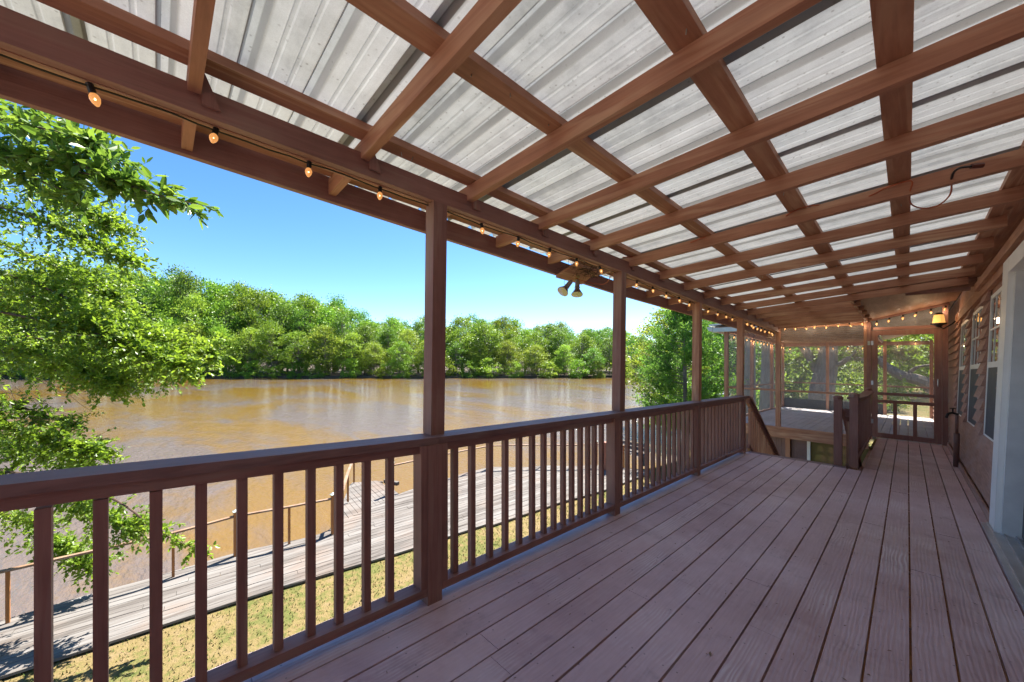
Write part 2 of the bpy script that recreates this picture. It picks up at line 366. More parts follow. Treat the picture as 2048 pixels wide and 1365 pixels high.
M['leaf_near'] = leaf_mat('fine_oak_leaves', (0.06, 0.15, 0.012), (0.14, 0.29, 0.02), (0.25, 0.41, 0.045), 0.5, 0.4, 0.5, 1.1)
M['leaf_bay'] = leaf_mat('glossy_bay_leaves', (0.03, 0.09, 0.012), (0.085, 0.19, 0.02), (0.19, 0.30, 0.035), 0.4, 0.42, 0.35, 2.0)
M['leaf_cedar'] = leaf_mat('cedar_sprays', (0.03, 0.085, 0.015), (0.09, 0.20, 0.025), (0.20, 0.35, 0.04), 0.4, 0.5, 0.3, 1.2)
def bark(name, a, b):
    s = NT(name); m = s.coord((1, 1, 0.25)); n = s.noise(m, 9, 6, 0.7, 0.6)
    return s.done(s.bsdf(s.ramp(n, [(0.3, a), (0.7, b)]), 0.9, s.bump(n, 0.8, 0.05), spec=0.15))
M['bark'] = bark('grey_bark', (0.10, 0.08, 0.065), (0.32, 0.28, 0.24))
M['bark_pale'] = bark('pale_bark', (0.20, 0.18, 0.15), (0.42, 0.39, 0.34))
M['twig'] = simple('twig_bark', (0.085, 0.05, 0.032), 0.85)

def water_mat():
    s = NT('muddy_river_water')
    tc = s.n('ShaderNodeTexCoord'); o = tc.outputs['Object']
    mp = s.n('ShaderNodeMapping'); s.l(o, mp.inputs[0]); mp.inputs['Rotation'].default_value = (0, 0, -PSI); mp.inputs['Scale'].default_value = (0.42, 1.0, 1)
    rip = s.noise(mp.outputs[0], 5.5, 5, 0.6, 0.15); chop = s.noise(mp.outputs[0], 1.1, 3, 0.5, 0.1)
    patch = s.noise(mp.outputs[0], 0.10, 4, 0.55, 0.6)
    h = s.n('ShaderNodeMath', operation='ADD'); s.l(rip, h.inputs[0]); s.l(s.val(chop, 0, 1, 0, 1.6), h.inputs[1])
    hm = s.n('ShaderNodeMath', operation='MULTIPLY'); s.l(h.outputs[0], hm.inputs[0]); s.l(s.val(patch, 0.4, 0.62, 0.45, 1.0), hm.inputs[1])
    mid = s.noise(mp.outputs[0], 0.55, 6, 0.7, 1.0)
    pf = s.n('ShaderNodeMath', operation='ADD'); s.l(s.val(patch, 0.35, 0.65, 0, 0.62), pf.inputs[0]); s.l(s.val(mid, 0.3, 0.7, 0, 0.38), pf.inputs[1])
    c = s.ramp(pf.outputs[0], [(0.24, (0.155, 0.088, 0.016)), (0.45, (0.140, 0.088, 0.038)), (0.62, (0.122, 0.093, 0.075))])
    return s.done(s.bsdf(c, 0.06, s.bump(hm.outputs[0], 0.8, 0.12), 0, 0.5, IOR=1.33))
M['water'] = water_mat()
def lawn_mat():
    s = NT('patchy_lawn'); tc = s.n('ShaderNodeTexCoord'); o = tc.outputs['Object']
    a = s.noise(o, 0.55, 5, 0.6); b = s.noise(o, 7, 5, 0.65); d = s.noise(o, 45, 4, 0.7)
    f = s.n('ShaderNodeMath', operation='ADD'); s.l(s.val(a, 0.3, 0.7, 0, 0.5), f.inputs[0]); s.l(s.val(b, 0.3, 0.7, 0, 0.5), f.inputs[1])
    c = s.ramp(f.outputs[0], [(0.15, (0.215, 0.16, 0.085)), (0.45, (0.19, 0.145, 0.06)), (0.6, (0.125, 0.125, 0.04)), (0.9, (0.08, 0.105, 0.026))])
    c = s.mix(s.val(d, 0.5, 0.7, 0, 0.55), c, (0.14, 0.09, 0.045))
    return s.done(s.bsdf(c, 0.95, s.bump(d, 0.8, 0.03), spec=0.1))
M['lawn'] = lawn_mat()
def grass_mat():
    s = NT('grass_blades'); g = s.n('ShaderNodeNewGeometry')
    c = s.ramp(g.outputs['Random Per Island'], [(0.0, (0.07, 0.11, 0.022)), (0.5, (0.14, 0.15, 0.04)), (0.75, (0.26, 0.21, 0.10)), (1.0, (0.17, 0.10, 0.05))])
    return s.done(s.bsdf(c, 0.8, spec=0.2))
M['grass'] = grass_mat()

# ------------------------------------------------------------------ setting
GZ, WZ = -3.1, -4.3
def prism(bm, poly, z0, z1):
    a = [bm.verts.new((x, y, z0)) for x, y in poly]; b = [bm.verts.new((x, y, z1)) for x, y in poly]
    n = len(poly)
    for i in range(n): bm.faces.new((a[i], a[(i + 1) % n], b[(i + 1) % n], b[i]))
    bm.faces.new(b); bm.faces.new(a[::-1])
b = B(); box(b, -900, 900, -900, 1200, WZ - 0.02, WZ, flat)
props(part('river', b, M['water']), 'wide muddy brown river', None, kind='structure')
b = B()
prism(b, [(-9.4, -300), (-9.4, -6), (-9.2, 3), (-9.9, 5.8), (-10.2, 9), (-9.3, 10.6), (-7.9, 12.6), (-6.9, 14.2), (-6.6, 16.5), (-8, 22), (-12, 40), (-22, 80), (-40, 200), (-60, 900), (800, 900), (800, -300)], WZ - 1.5, GZ)
props(part('lawn', b, M['lawn']), 'patchy straw and green lawn', None, kind='structure')
# far bank: raised ground beyond the river, across the view
def fb(X, Y): return (X * CS - Y * SN, X * SN + Y * CS)
b = B(); prism(b, [fb(-900, 97), fb(-60, 95.5), fb(-10, 95), fb(40, 99), fb(90, 125), fb(300, 200), fb(900, 900), fb(-900, 900)], WZ - 1.5, WZ + 0.45)
props(part('far_bank_ground', b, M['soil']), 'low dark bank under the far woods', None, kind='structure')

# grass tufts between deck and dock
vs, fs = [], []
rg = random.Random(3)
for i in range(36000):
    v = rg.uniform(-4, 15); u = rg.uniform(-8.6 + 0.12 * v, -2.2)
    h = rg.uniform(0.015, 0.055); a = rg.uniform(0, 6.28); w = rg.uniform(0.004, 0.012); l = rg.uniform(0, 0.04)
    k = len(vs)
    vs += [(u - w * math.cos(a), v - w * math.sin(a), GZ), (u + w * math.cos(a), v + w * math.sin(a), GZ), (u + l * math.sin(a), v + l * math.cos(a), GZ + h)]
    fs.append((k, k + 1, k + 2))
props(pyd('grass_blades', vs, fs, M['grass']), 'short dry grass blades on the lawn', None, kind='stuff')

# ------------------------------------------------------------------ dock walkway of bleached planks, filled as strips
DOCK = [(-10.35, -6), (-10.3, -1.8), (-10.2, 1.3), (-9.85, 3.15), (-10.15, 3.3), (-11.1, 5.75), (-11.35, 8.5), (-11.25, 9.5), (-10.2, 10.6), (-9.85, 11.3), (-9.1, 11.9), (-8.4, 13.0), (-6.55, 13.6), (-6.87, 10.45), (-7.37, 6.73), (-7.74, 4.04), (-8.21, 1.23), (-8.45, -1.13), (-8.7, -6)]
def planks(bm, poly, ang, wd, gap, z0, z1, joints=None):
    ca, sa = math.cos(ang), math.sin(ang)      # strip direction = (sa, ca), across = (ca, -sa)
    loc = [(x * ca - y * sa, x * sa + y * ca) for x, y in poly]
    a = min(q[0] for q in loc); mx = max(q[0] for q in loc)
    def cuts(t):
        r = []
        for i in range(len(loc)):
            (x0, y0), (x1, y1) = loc[i], loc[(i + 1) % len(loc)]
            if (x0 <= t < x1) or (x1 <= t < x0): r.append(y0 + (t - x0) / (x1 - x0) * (y1 - y0))
        return sorted(r)
    rr = random.Random(5)
    while a < mx:
        t0, t1 = a + gap / 2, a + wd - gap / 2
        c0 = cuts(min(t0 + .001, mx)); c1 = cuts(min(t1, mx - .001))
        if len(c0) != len(c1):
            c0 = cuts(t0 + .03); c1 = cuts(t1 - .03)
            if len(c0) != len(c1): c0 = c1 = cuts((t0 + t1) / 2)
        if len(c0) % 2 == 0:
            for k in range(0, len(c0), 2):
                L = [(c0[k], c1[k])]
                y = max(c0[k], c1[k]) + rr.uniform(1.2, 3.6)
                while y < min(c0[k + 1], c1[k + 1]) - 0.4:
                    L.append((y, y)); y += rr.uniform(2.4, 3.6)
                L.append((c0[k + 1], c1[k + 1]))
                for (p0, p1), (q0, q1) in zip(L, L[1:]):
                    dz = rr.uniform(-.004, .004); e = 0.003
                    pts = [(t0, p0 + e), (t1, p1 + e), (t1, q1 - e), (t0, q0 - e)]
                    w3 = [(x * ca + y * sa, -x * sa + y * ca) for x, y in pts]
                    hexa(bm, [Vector((x, y, z0 + dz)) for x, y in w3] + [Vector((x, y, z1 + dz)) for x, y in w3])
        a += wd
b = B(); planks(b, DOCK, R(6), 0.145, 0.010, GZ + 0.03, GZ + 0.07)
dk = thing('dock', (-9, 3, GZ), 'grey bleached plank dock running along the river bank', 'dock')
part('dock_planks', b, M['dock'], dk)
b = B()
edge = DOCK[:13]
for p, q in zip(edge, edge[1:]): bar(b, (*p, GZ - 0.08), (*q, GZ - 0.08), 0.05, 0.2)
part('rim_board', b, M['dock'], dk)
for i, (x, y) in enumerate([(-10.3, -4), (-10.2, 0.2), (-9.95, 2.8), (-10.9, 5.6), (-11.2, 8.0), (-10.6, 10.1), (-9.2, 11.7)]):
    b = B(); tube(b, [(x + .25, y, WZ - 1.2), (x + .25, y, GZ - .02)], 0.11, 10); part('piling', b, M['bark_pale'], dk)
PIER = [(-10.0, 3.2), (-13.3, 4.9), (-12.75, 5.75), (-11.1, 5.6), (-10.2, 3.35)]
b = B(); planks(b, PIER, R(6 + 90), 0.145, 0.010, GZ - 0.0, GZ + 0.036); part('pier_planks', b, M['dock'], dk)
b = B(); bar(b, (-13.3, 4.95, GZ - .1), (-12.75, 5.8, GZ - .1), .05, .2); bar(b, (-12.8, 5.9, GZ - .02), (-12.2, 6.1, GZ - .02), .12, .12); part('ramp_edge', b, M['dock'], dk)

fencem = wood('orange_brown_post', (0.24, 0.085, 0.022), (0.42, 0.17, 0.05), axis='w', worn=(0.34, 0.22, 0.13), wornamt=.4)
M['dockpost'] = fencem
M['dockrail'] = wood('weathered_dock_rail', (0.15, 0.08, 0.045), (0.30, 0.19, 0.12), axis='v', worn=(0.34, 0.28, 0.24), wornamt=.6)
POSTS = [(-10.2, -3.8, 0), (-10.1, -1.76, 0), (-9.97, 0.24, 0), (-10.08, 1.26, 1), (-9.85, 2.23, 0), (-9.68, 3.14, 1)]
POSTS2 = [(-11.3, 5.45, 1), (-11.3, 7.2, 0), (-11.24, 8.43, 0), (-11.15, 9.42, 1), (-9.9, 11.0, 0), (-9.04, 11.78, 0), (-8.5, 12.66, 1), (-7.6, 13.2, 0)]
HR = 0.93
def dock_rail(posts, name, label, extra=None):
    t = thing(name, (*posts[0][:2], GZ + .07), label, 'railing')
    for x, y, cap in posts:
        w = 0.085 if cap else 0.045
        h = HR + (.10 if cap else 0.0)
        b = B(); box(b, x - w / 2, x + w / 2, y - w / 2, y + w / 2, GZ + .07, GZ + h, flat)
        o = part('post', b, M['dockpost'], t, bevel=.004)
        if cap:
            b = B(); z = GZ + h
            box(b, x - .06, x + .06, y - .06, y + .06, z, z + .012, flat)
            hexa(b, [Vector((x + sx * .055, y + sy * .055, z + .012)) for sx, sy in ((-1, -1), (1, -1), (1, 1), (-1, 1))] + [Vector((x + sx * .01, y + sy * .01, z + .05)) for sx, sy in ((-1, -1), (1, -1), (1, 1), (-1, 1))])
            part('post_cap', b, M['cap_zinc'], o)
    for (x0, y0, c0), (x1, y1, c1) in zip(posts, posts[1:]):
        b = B(); bar(b, (x0, y0, GZ + HR + .002), (x1, y1, GZ + HR + .002), .075, .036)
        part('top_rail', b, M['dockrail'], t)
    return t
dock_rail(POSTS, 'dock_railing', 'low orange brown dock railing along the near walkway, lower left')
dock_rail(POSTS2, 'dock_railing', 'low orange brown railing round the wide far part of the dock')
dock_rail([(-9.75, 3.35, 0), (-11.5, 4.15, 0), (-13.1, 4.93, 0)], 'pier_railing', 'short railing along the little pier off the dock')
# bench and red post at the far end of the dock
t = thing('dock_bench', (-7.8, 14.1, GZ), 'grey plank bench at the far end of the dock', 'bench')
b = B()
for k in range(3): box(b, -8.6, -7.2, 13.9 + k * .14, 14.02 + k * .14, GZ + .44, GZ + .475, flat)
part('seat', b, M['dock'], t)
b = B()
for k in range(2): box(b, -8.6, -7.2, 14.32, 14.35, GZ + .55 + k * .16, GZ + .68 + k * .16, flat)
part('backrest', b, M['dock'], t)
for x in (-8.5, -7.35):
    b = B(); box(b, x, x + .08, 13.92, 14.30, GZ, GZ + .44, flat); box(b, x, x + .08, 14.36, 14.42, GZ, GZ + .9, flat); part('leg', b, M['dock'], t)
b = B(); box(b, -7.98, -7.80, 12.4, 12.58, GZ + .07, GZ + 1.1, flat); box(b, -8.02, -7.76, 12.36, 12.62, GZ + 1.1, GZ + 1.13, flat)
props(part('mooring_post', b, simple('red_brown_post', (0.26, 0.09, 0.05), .7), bevel=.005), 'thick red brown square post near the end of the dock', 'post')

# ------------------------------------------------------------------ main deck
def deck_strip(bm, u0, u1, vs_, thick=.032, jit=0.0015, rr=random.Random(11)):
    for a, c in zip(vs_, vs_[1:]):
        d = rr.uniform(-jit, jit); box(bm, u0, u1, a + .0012, c - .0012, -thick + d, d)
PIT = 0.1468; GAP = 0.0095
b = B(); rr = random.Random(21)
us = [0.010 + PIT * n for n in range(-14, 5)]
for i, u in enumerate(us[:-1]):
    u0 = u + GAP / 2; u1 = u + PIT - GAP / 2
    if u > 0.40: u1 = min(u1, 0.552)
    end = 7.0 if u < -0.55 else 10.90
    if u1 > 0.555: continue
    j = [-8.0]; v = -8 + rr.uniform(1.5, 3.5)
    while v < end - .8: j.append(v); v += rr.choice((2.44, 3.05, 3.66)) * rr.uniform(.9, 1.05)
    j.append(end); deck_strip(b, u0, u1, j)
bm_edges = b
o = part('deck_floor', b, M['deck'], bevel=.0025)
props(o, 'long mauve brown weathered plank floor of the covered deck', None, kind='structure')
b = B(); box(b, -1.80, -0.60, 7.006, 7.135, -.032, 0.002)
pd = part('stair_nosing_board', b, wood('nosing_paint', (0.16, .09, .085), (.30, .20, .195), axis='u', worn=(.36, .3, .3), wornamt=.6), bevel=.003)
props(pd, 'cross board edging the deck at the top of the stairs', 'board')
t = thing('joist_framing', (-1.9, 0, -.2), 'dark brown joist framing under the deck planks', 'framing')
for u in (-1.99, .40):
    b = B(); box(b, u, u + .04, -4, 7.1 if u < 0 else 10.8, -.27, -.036); part('rim_joist', b, M['dark_v'], t)
b = B(); box(b, -1.9, -.58, 7.07, 7.11, -.27, -.036); part('header_joist', b, M['dark_u'], t)
v = -3.8
while v < 7.0:
    b = B(); box(b, -1.94, .39, v, v + .04, -.25, -.037); part('joist', b, M['dark_u'], t); v += .42
for v in (-3.5, -1.2, 1.15, 3.05, 5.0, 6.9):
    b = B(); q0 = P(-1.85, v, -.27); hexa(b, [Vector((-1.85 + dx, v + dy, GZ)) for dx, dy in ((0, 0), (.14, 0), (.14, .14), (0, .14))] + [Vector((-1.85 + dx, v + dy, q0.z)) for dx, dy in ((0, 0), (.14, 0), (.14, .14), (0, .14))])
    part('support_post', b, M['dark_w'], t)

vs, fs = [], []; rl = random.Random(66)
for i in range(240):
    u = rl.uniform(-1.75, .5); v = rl.uniform(.6, 7); L = rl.uniform(.002, .011) * (1.8 if rl.random() < .06 else 1); a = rl.uniform(0, 6.28); d = Vector((math.cos(a), math.sin(a), 0)); e = Vector((-d.y, d.x, 0)) * rl.uniform(.2, .5)
    c = P(u, v, .003); k = len(vs); vs += [c - d * L, c - e * L + Vector((0, 0, .002)), c + d * L, c + e * L + Vector((0, 0, .001))]; fs.append((k, k + 1, k + 2, k + 3))
props(pyd('leaf_crumbs', vs, fs, simple('dry_leaf_crumbs', (.22, .14, .08), .9, 0, .5, 40)), 'scattered dry leaf crumbs on the deck planks', None, kind='stuff')
# ------------------------------------------------------------------ roof posts
PV = [1.14, 3.19, 5.14, 7.02]
def sag(v):
    pts = [(-9, 0), (1.2, 0), (3.1, -.012), (5.1, -.055), (7.2, -.068), (9.6, -.02), (10.9, 0), (20, 0)]
    for (a, x), (c, y) in zip(pts, pts[1:]):
        if a <= v <= c: return x + (y - x) * (v - a) / (c - a)
    return 0
plabel = ['brown square roof post nearest the camera, standing in the railing', 'second roof post from the camera, just right of the double floodlight',
          'third roof post from the camera, in front of the cedar tree', 'fourth roof post, at the head of the stairs where the railing ends', 'roof post out of the near end of the railing']
for i, v in enumerate(PV + [-1.0]):
    lean = 0.02 if i == 0 else 0.03
    t = thing('roof_post', P(-1.92, v + .045, 0), plabel[i], 'post', 'roof posts along the railing')
    b = B(); top = 2.265 + sag(v)
    q = [P(-1.965, v, .915), P(-1.876, v, .915), P(-1.876, v + .09, .915), P(-1.965, v + .09, .915)]
    b2 = [P(-1.965, v + lean, top), P(-1.876, v + lean, top), P(-1.876, v + .09 + lean, top), P(-1.965, v + .09 + lean, top)]
    hexa(b, q + b2); part('upper_post', b, M['mid_w'] if i > 1 else M['dark_w'], t, bevel=.004)
    vl = [1.075, 2.975, 4.90, 6.83, -1.06][i]
    b = B(); box(b, -1.89, -1.80, vl, vl + .09, 0, .876); part('lower_post', b, M['dark_w'], t, bevel=.004)
    if i in (0, 4):
        for a in (vl - .040, vl + .092):
            b = B(); box(b, -1.888, -1.802, a, a + .038, .098, .875); part('side_stud', b, M['dark_w'], t, bevel=.003)

# ------------------------------------------------------------------ railing bays
balu = [(-0.254, -0.134, -0.001, 0.123, 0.25, 0.376, 0.503, 0.624, 0.755, 0.877)]
bays = [(-1.95, 1.073, [-0.254 - .126 * k for k in range(12, 0, -1)] + list(balu[0])),
        (1.168, 2.972, [1.28, 1.409, 1.552, 1.687, 1.817, 1.948, 2.071, 2.185, 2.299, 2.407, 2.521, 2.627, 2.72, 2.83][:14]),
        (3.068, 4.897, None), (4.993, 6.827, None)]
blabel = ['nearest bay of the dark brown deck railing, at lower left', 'second bay of the deck railing, between the first two roof posts',
          'third bay of the deck railing, in front of the cedar', 'last bay of the deck railing, ending at the stairs']
proto = None
capz = lambda v: .912 + (-.010 if 2.2 < v < 5.6 else 0)
for i, (v0, v1, bv) in enumerate(bays):
    t = thing('deck_railing', P(-1.84, (v0 + v1) / 2, 0), blabel[i], 'railing', 'bays of the deck railing')
    c0 = [-2.6, 1.15, 3.1, 5.05][i]; c1 = [1.148, 3.098, 5.048, 7.16][i]
    tz = (lambda v: .022 * max(0, 1.03 - v)) if i == 0 else (lambda v: 0)
    b = B(); beamline(b, [(v, -1.955, -1.806, .876 + tz(v), .914 + tz(v)) for v in (c0, c0 + (c1 - c0) * .9, c1)]); part('top_cap', b, M['rail_cap'], t, bevel=.004)
    b = B(); beamline(b, [(v, -1.872, -1.822, .832 + tz(v), .874 + tz(v)) for v in (v0, v0 + (v1 - v0) * .95, v1)]); part('upper_rail', b, M['dark_v'], t, bevel=.003)
    b = B(); box(b, -1.89, -1.802, v0, v1, .055, .097); part('bottom_rail', b, M['dark_v'], t, bevel=.003)
    if bv is None:
        n = 14; bv = [v0 + .075 + k * (v1 - v0 - .13) / (n - 1) for k in range(n)]
    for v in bv:
        if proto is None:
            b = B(); box(b, -1.864, -1.829, v - .017, v + .017, .098, .850); proto = part('baluster', b, M['dark_w'], t, org=P(-1.846, v, 0), bevel=.003)
            pz = proto
        else: dup(pz, t, P(-1.846, v, 0) - wloc(t))

# ------------------------------------------------------------------ roof: beam, fascia, rafters, purlins, sheets
rf = thing('porch_roof', P(-1.9, 3, 2.3), 'brown timber porch roof with ribbed metal sheets', 'roof')
bl = lambda v: -1.876 if v < 7.3 else -1.876 - .23 * ((v - 7.3) / 3.55) ** 1.3
vv = [-1.1, -.5, 0, 1.2, 2.2, 3.2, 4.2, 5.2, 6.2, 7.3, 8.2, 9.0, 9.8, 10.85]
b = B(); beamline(b, [(v, bl(v) - .045, bl(v), 2.265 + sag(v), 2.372 + sag(v) * .4) for v in vv]); part('eave_beam', b, M['dark_v'], rf, bevel=.003)
b = B(); beamline(b, [(v, bl(v) - .088, bl(v) - .047, 2.262 + sag(v), 2.36 + sag(v) * .4) for v in vv]); part('eave_beam', b, M['mid_v'], rf, bevel=.003)
fz = lambda v: 2.305 - .024 * (v + .43) if v < 4 else 2.2 - .004 * (v - 4)
b = B(); beamline(b, [(v, -2.40, -2.36, fz(v), fz(v) + .14) for v in [-1.1, 0, 1, 3, 4, 6, 8, 10.9]]); part('fascia', b, M['dark_v'], rf, bevel=.003)
WALL = 0.57
def rbot(u, v):
    wb = 2.34 + sag(v); ww = 2.478
    return wb + (u + 1.876) / (WALL + 1.876) * (ww - wb)
RH = .089
raf = [0.085 + .655 * n for n in range(-1, 17)]
for v in raf:
    ue = .52 if v < 7.4 else -.50
    b = B()
    jj = 0.0
    for (ua, ub) in ((-2.36, ue),):
        hexa(b, [P(ua, v, rbot(ua, v)), P(ub, v + jj, rbot(ub, v)), P(ub, v + .04 + jj, rbot(ub, v)), P(ua, v + .04, rbot(ua, v)),
                 P(ua, v, rbot(ua, v) + RH), P(ub, v + jj, rbot(ub, v) + RH), P(ub, v + .04 + jj, rbot(ub, v) + RH), P(ua, v + .04, rbot(ua, v) + RH)])
    part('rafter', b, M['mid_u'], rf, bevel=.003)
    if v > -.5 and v < 5:      # cut-off tie block beside each rafter on the beam
        b = B(); hexa(b, [P(-1.874, v + .042, 2.30), P(-1.862, v + .042, 2.30), P(-1.862, v + .10, 2.30), P(-1.874, v + .10, 2.30), P(-1.874, v + .042, 2.44), P(-1.862, v + .042, 2.44), P(-1.862, v + .06, 2.40), P(-1.874, v + .06, 2.40)])
        part('beam_gusset', b, M['dark_w'], rf)
PU = [(-2.33, -2.24), (-1.875, -1.785), (-1.222, -1.125), (-.600, -.495), (-.084, .015), (.425, .66)]
for k, (u0, u1) in enumerate(PU):
    ve = 7.42 if u0 > -.55 else 10.84
    b = B(); secs = []
    for v in [-1.1, 0, 1.5, 3, 4.5, 6, 7.42] + ([8.5, 9.6, 10.84] if ve > 8 else []):
        a, c = rbot(u0, v) + RH + .002, rbot(u1, v) + RH + .002
        secs.append([P(u0, v, a), P(u1, v, c), P(u1, v, c + .036), P(u0, v, a + .036)])
    loft(b, secs); part('purlin', b, M['mid_v'], rf, bevel=.003)
def profile(v0, v1):       # ribbed sheet cross-section
    out = []; pit = .2286; k = math.floor(v0 / pit)
    pts = []
    while k * pit < v1 + pit:
        o = k * pit
        for dv, h in ((0, 0), (.012, .026), (.036, .026), (.050, 0), (.098, 0), (.103, .0035), (.113, .0035), (.118, 0), (.162, 0), (.167, .0035), (.177, .0035), (.182, 0)):
            pts.append((o + dv, h))
        k += 1
    return [p for p in pts if v0 <= p[0] <= v1]
nsh = 0; v = -3.93 + .01
SW = .2286 * 4
va = -.2286 * 5 + .004
while va < 10.8:
    vb = min(va + SW + .05, 10.86)
    pr = profile(va, vb); vs, fs = [], []
    uL = [-2.46, -1.9, -1.2, -.55, 0, .6] if va < 7.3 else [-2.46, -1.9, -1.2, -.56]
    lift = .002 * (nsh % 2)
    for (v, h) in pr:
        for u in uL: vs.append(P(u, v, rbot(u, v) + RH + .040 + h + lift + .0005))
    n = len(uL)
    for i in range(len(pr) - 1):
        for j in range(n - 1): fs.append((i * n + j, i * n + j + 1, (i + 1) * n + j + 1, (i + 1) * n + j))
    base = wloc(rf); vs = [q - base for q in vs]
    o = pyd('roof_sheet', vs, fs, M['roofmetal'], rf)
    va += SW; nsh += 1
rn = random.Random(9)
b = None
for k in range(46):        # fastener tips poking through the purlins
    u0, u1 = PU[rn.choice((1, 2, 2, 3, 3, 4, 4, 5))]; v = rn.uniform(.2, 6.8); u = rn.uniform(u0 + .02, u1 - .02)
    if any(abs(v - (x + .02)) < .05 for x in raf): continue
    w = rbot(u, v) + RH + .004; b = B(); d = rn.uniform(.012, .026)
    tube(b, [P(u, v, w), P(u + rn.uniform(-.006, .006), v + rn.uniform(-.008, .008), w - d)], .0022, 5); part('nail_tip', b, M['galv'], rf)

# ------------------------------------------------------------------ original roof edge over the door, screened porch ceiling
pr2 = thing('plywood_ceiling', P(0, 9, 2.5), 'reddish brown sloping plywood ceiling by the screen door', 'ceiling')
b = B(); hexa(b, [P(-.56, 7.45, 2.455), P(.62, 7.45, 2.74), P(.62, 10.84, 2.74), P(-.56, 10.84, 2.455), P(-.56, 7.45, 2.475), P(.62, 7.45, 2.76), P(.62, 10.84, 2.76), P(-.56, 10.84, 2.475)])
part('ceiling_panel', b, M['ply'], pr2)
b = B(); box(b, -.60, -.562, 7.42, 10.84, 2.415, 2.52); part('eave_board', b, M['mid_v'], pr2, bevel=.003)
b = B(); box(b, -.02, .545, 7.40, 7.44, 2.41, 2.455); part('end_batten', b, M['dark_u'], pr2, bevel=.003)
b = B(); hexa(b, [P(-.56, 7.442, 2.45), P(.6, 7.442, 2.46), P(.6, 7.449, 2.46), P(-.56, 7.449, 2.45), P(-.56, 7.442, 2.62), P(.6, 7.442, 2.78), P(.6, 7.449, 2.78), P(-.56, 7.449, 2.62)])
part('gable_board', b, M['ply'], pr2)

# ------------------------------------------------------------------ house wall
hs = thing('house', P(.6, 5, 0), 'brown lap-sided house wall with white windows', 'house')
HW = .575
def lean(w): return .034 * w
def Wl(u, v, w): return P(u + lean(w), v, w)
b = B()
for v0, v1, w0, w1 in ((-8, 3.2, -.3, 3.0), (5.12, 17.45, -.3, .64), (5.12, 5.75, .64, 3.0), (6.72, 7.35, .64, 3.0), (8.40, 8.95, .64, 3.0), (10.05, 17.45, .64, 3.0),
                       (5.75, 6.72, 2.235, 3.0), (7.35, 8.40, 2.235, 3.0), (8.95, 10.05, 2.235, 3.0), (3.2, 5.12, 2.2, 3.0)):
    box(b, HW, HW + .15, v0, v1, w0, w1, Wl)
part('wall', b, M['siding'], hs)
def lap(bm, v0, v1, w0, w1, rr):
    j = [v0]; x = v0 + rr.uniform(1.2, 3.2)
    while x < v1 - .5: j.append(x); x += rr.uniform(1.8, 3.4)
    j.append(v1)
    for a, c in zip(j, j[1:]):
        o = rr.uniform(-.004, .004)
        hexa(bm, [Wl(HW - .050 + o, a + .001, w0), Wl(HW - .012 + o, a + .001, w0), Wl(HW - .012 + o, c - .001, w0), Wl(HW - .050 + o, c - .001, w0),
                  Wl(HW - .012 + o, a + .001, w1), Wl(HW - .002, a + .001, w1), Wl(HW - .002, c - .001, w1), Wl(HW - .012 + o, c - .001, w1)])
rs = random.Random(4)
lapb = [B(), B()]
EX = .138; w = -.02
while w < 2.24:
    w1 = w + EX + .012
    segs = [(-8, 3.05)]
    if w < .60: segs += [(5.42, 17.4)]
    elif w < 2.19: segs += [(5.42, 5.70), (6.77, 7.30), (8.45, 8.90), (10.10, 17.4)]
    else: segs += [(5.42, 17.4)]
    for a, c in segs: lap(lapb[0 if a < 0 else 1], a, c, w, w1, rs)
    w += EX
for b in lapb: part('lap_siding', b, M['siding'], hs)
b = B(); box(b, HW - .045, HW - .002, 5.2, 10.8, 2.30, 2.46, Wl); part('frieze_board', b, M['mid_v'], hs, bevel=.003)
b = B(); box(b, HW - .085, HW - .046, -1.1, 7.4, 2.385, 2.475, Wl); part('ledger_board', b, M['mid_v'], hs, bevel=.003)
b = B(); box(b, HW - .066, HW - .053, 5.42, 10.8, -.0, .085, Wl); part('base_board', b, M['siding'], hs)
# windows: white frame, upper sash with muntins over dark glass, lower half screen
for k, (v0, v1) in enumerate(((5.75, 6.72), (7.35, 8.40), (8.95, 10.05))):
    w0, w1, wm = .655, 2.225, 1.46; f = .045; uf = HW - .014
    b = B()
    box(b, uf, HW + .05, v0, v0 + f, w0, w1, Wl); box(b, uf, HW + .05, v1 - f, v1, w0, w1, Wl)
    box(b, uf + .001, HW + .05, v0 + f, v1 - f, w0, w0 + f, Wl); box(b, uf + .001, HW + .05, v0 + f, v1 - f, w1 - f, w1, Wl)
    fr = part('window', b, M['trim_white'], hs, bevel=.002)
    fr['label'] = ['white sash window nearest the glass door', 'middle white sash window of the house wall', 'farthest white sash window, by the water pipe'][k]
    b = B(); box(b, uf + .002, HW + .04, v0 + f, v1 - f, wm - .03, wm + .03, Wl); part('meeting_rail', b, M['trim_white'], fr, bevel=.002)
    b = B()
    for q in (1, 2): 
        vm = v0 + f + (v1 - v0 - 2 * f) * q / 3; box(b, HW - .010, HW - .0045, vm - .009, vm + .009, wm + .03, w1 - f, Wl)
    box(b, HW - .0095, HW - .0048, v0 + f, v1 - f, (wm + w1) / 2 - .01, (wm + w1) / 2 + .01, Wl)
    part('muntin', b, M['trim_white'], fr)
    b = B(); box(b, HW - .004, HW + .004, v0 + f, v1 - f, wm + .03, w1 - f, Wl); part('pane', b, M['pane'], fr)
    b = B(); box(b, HW - .008, HW - .002, v0 + f, v1 - f, w0 + f, wm - .03, Wl); part('window_screen', b, M['winscreen'], fr)
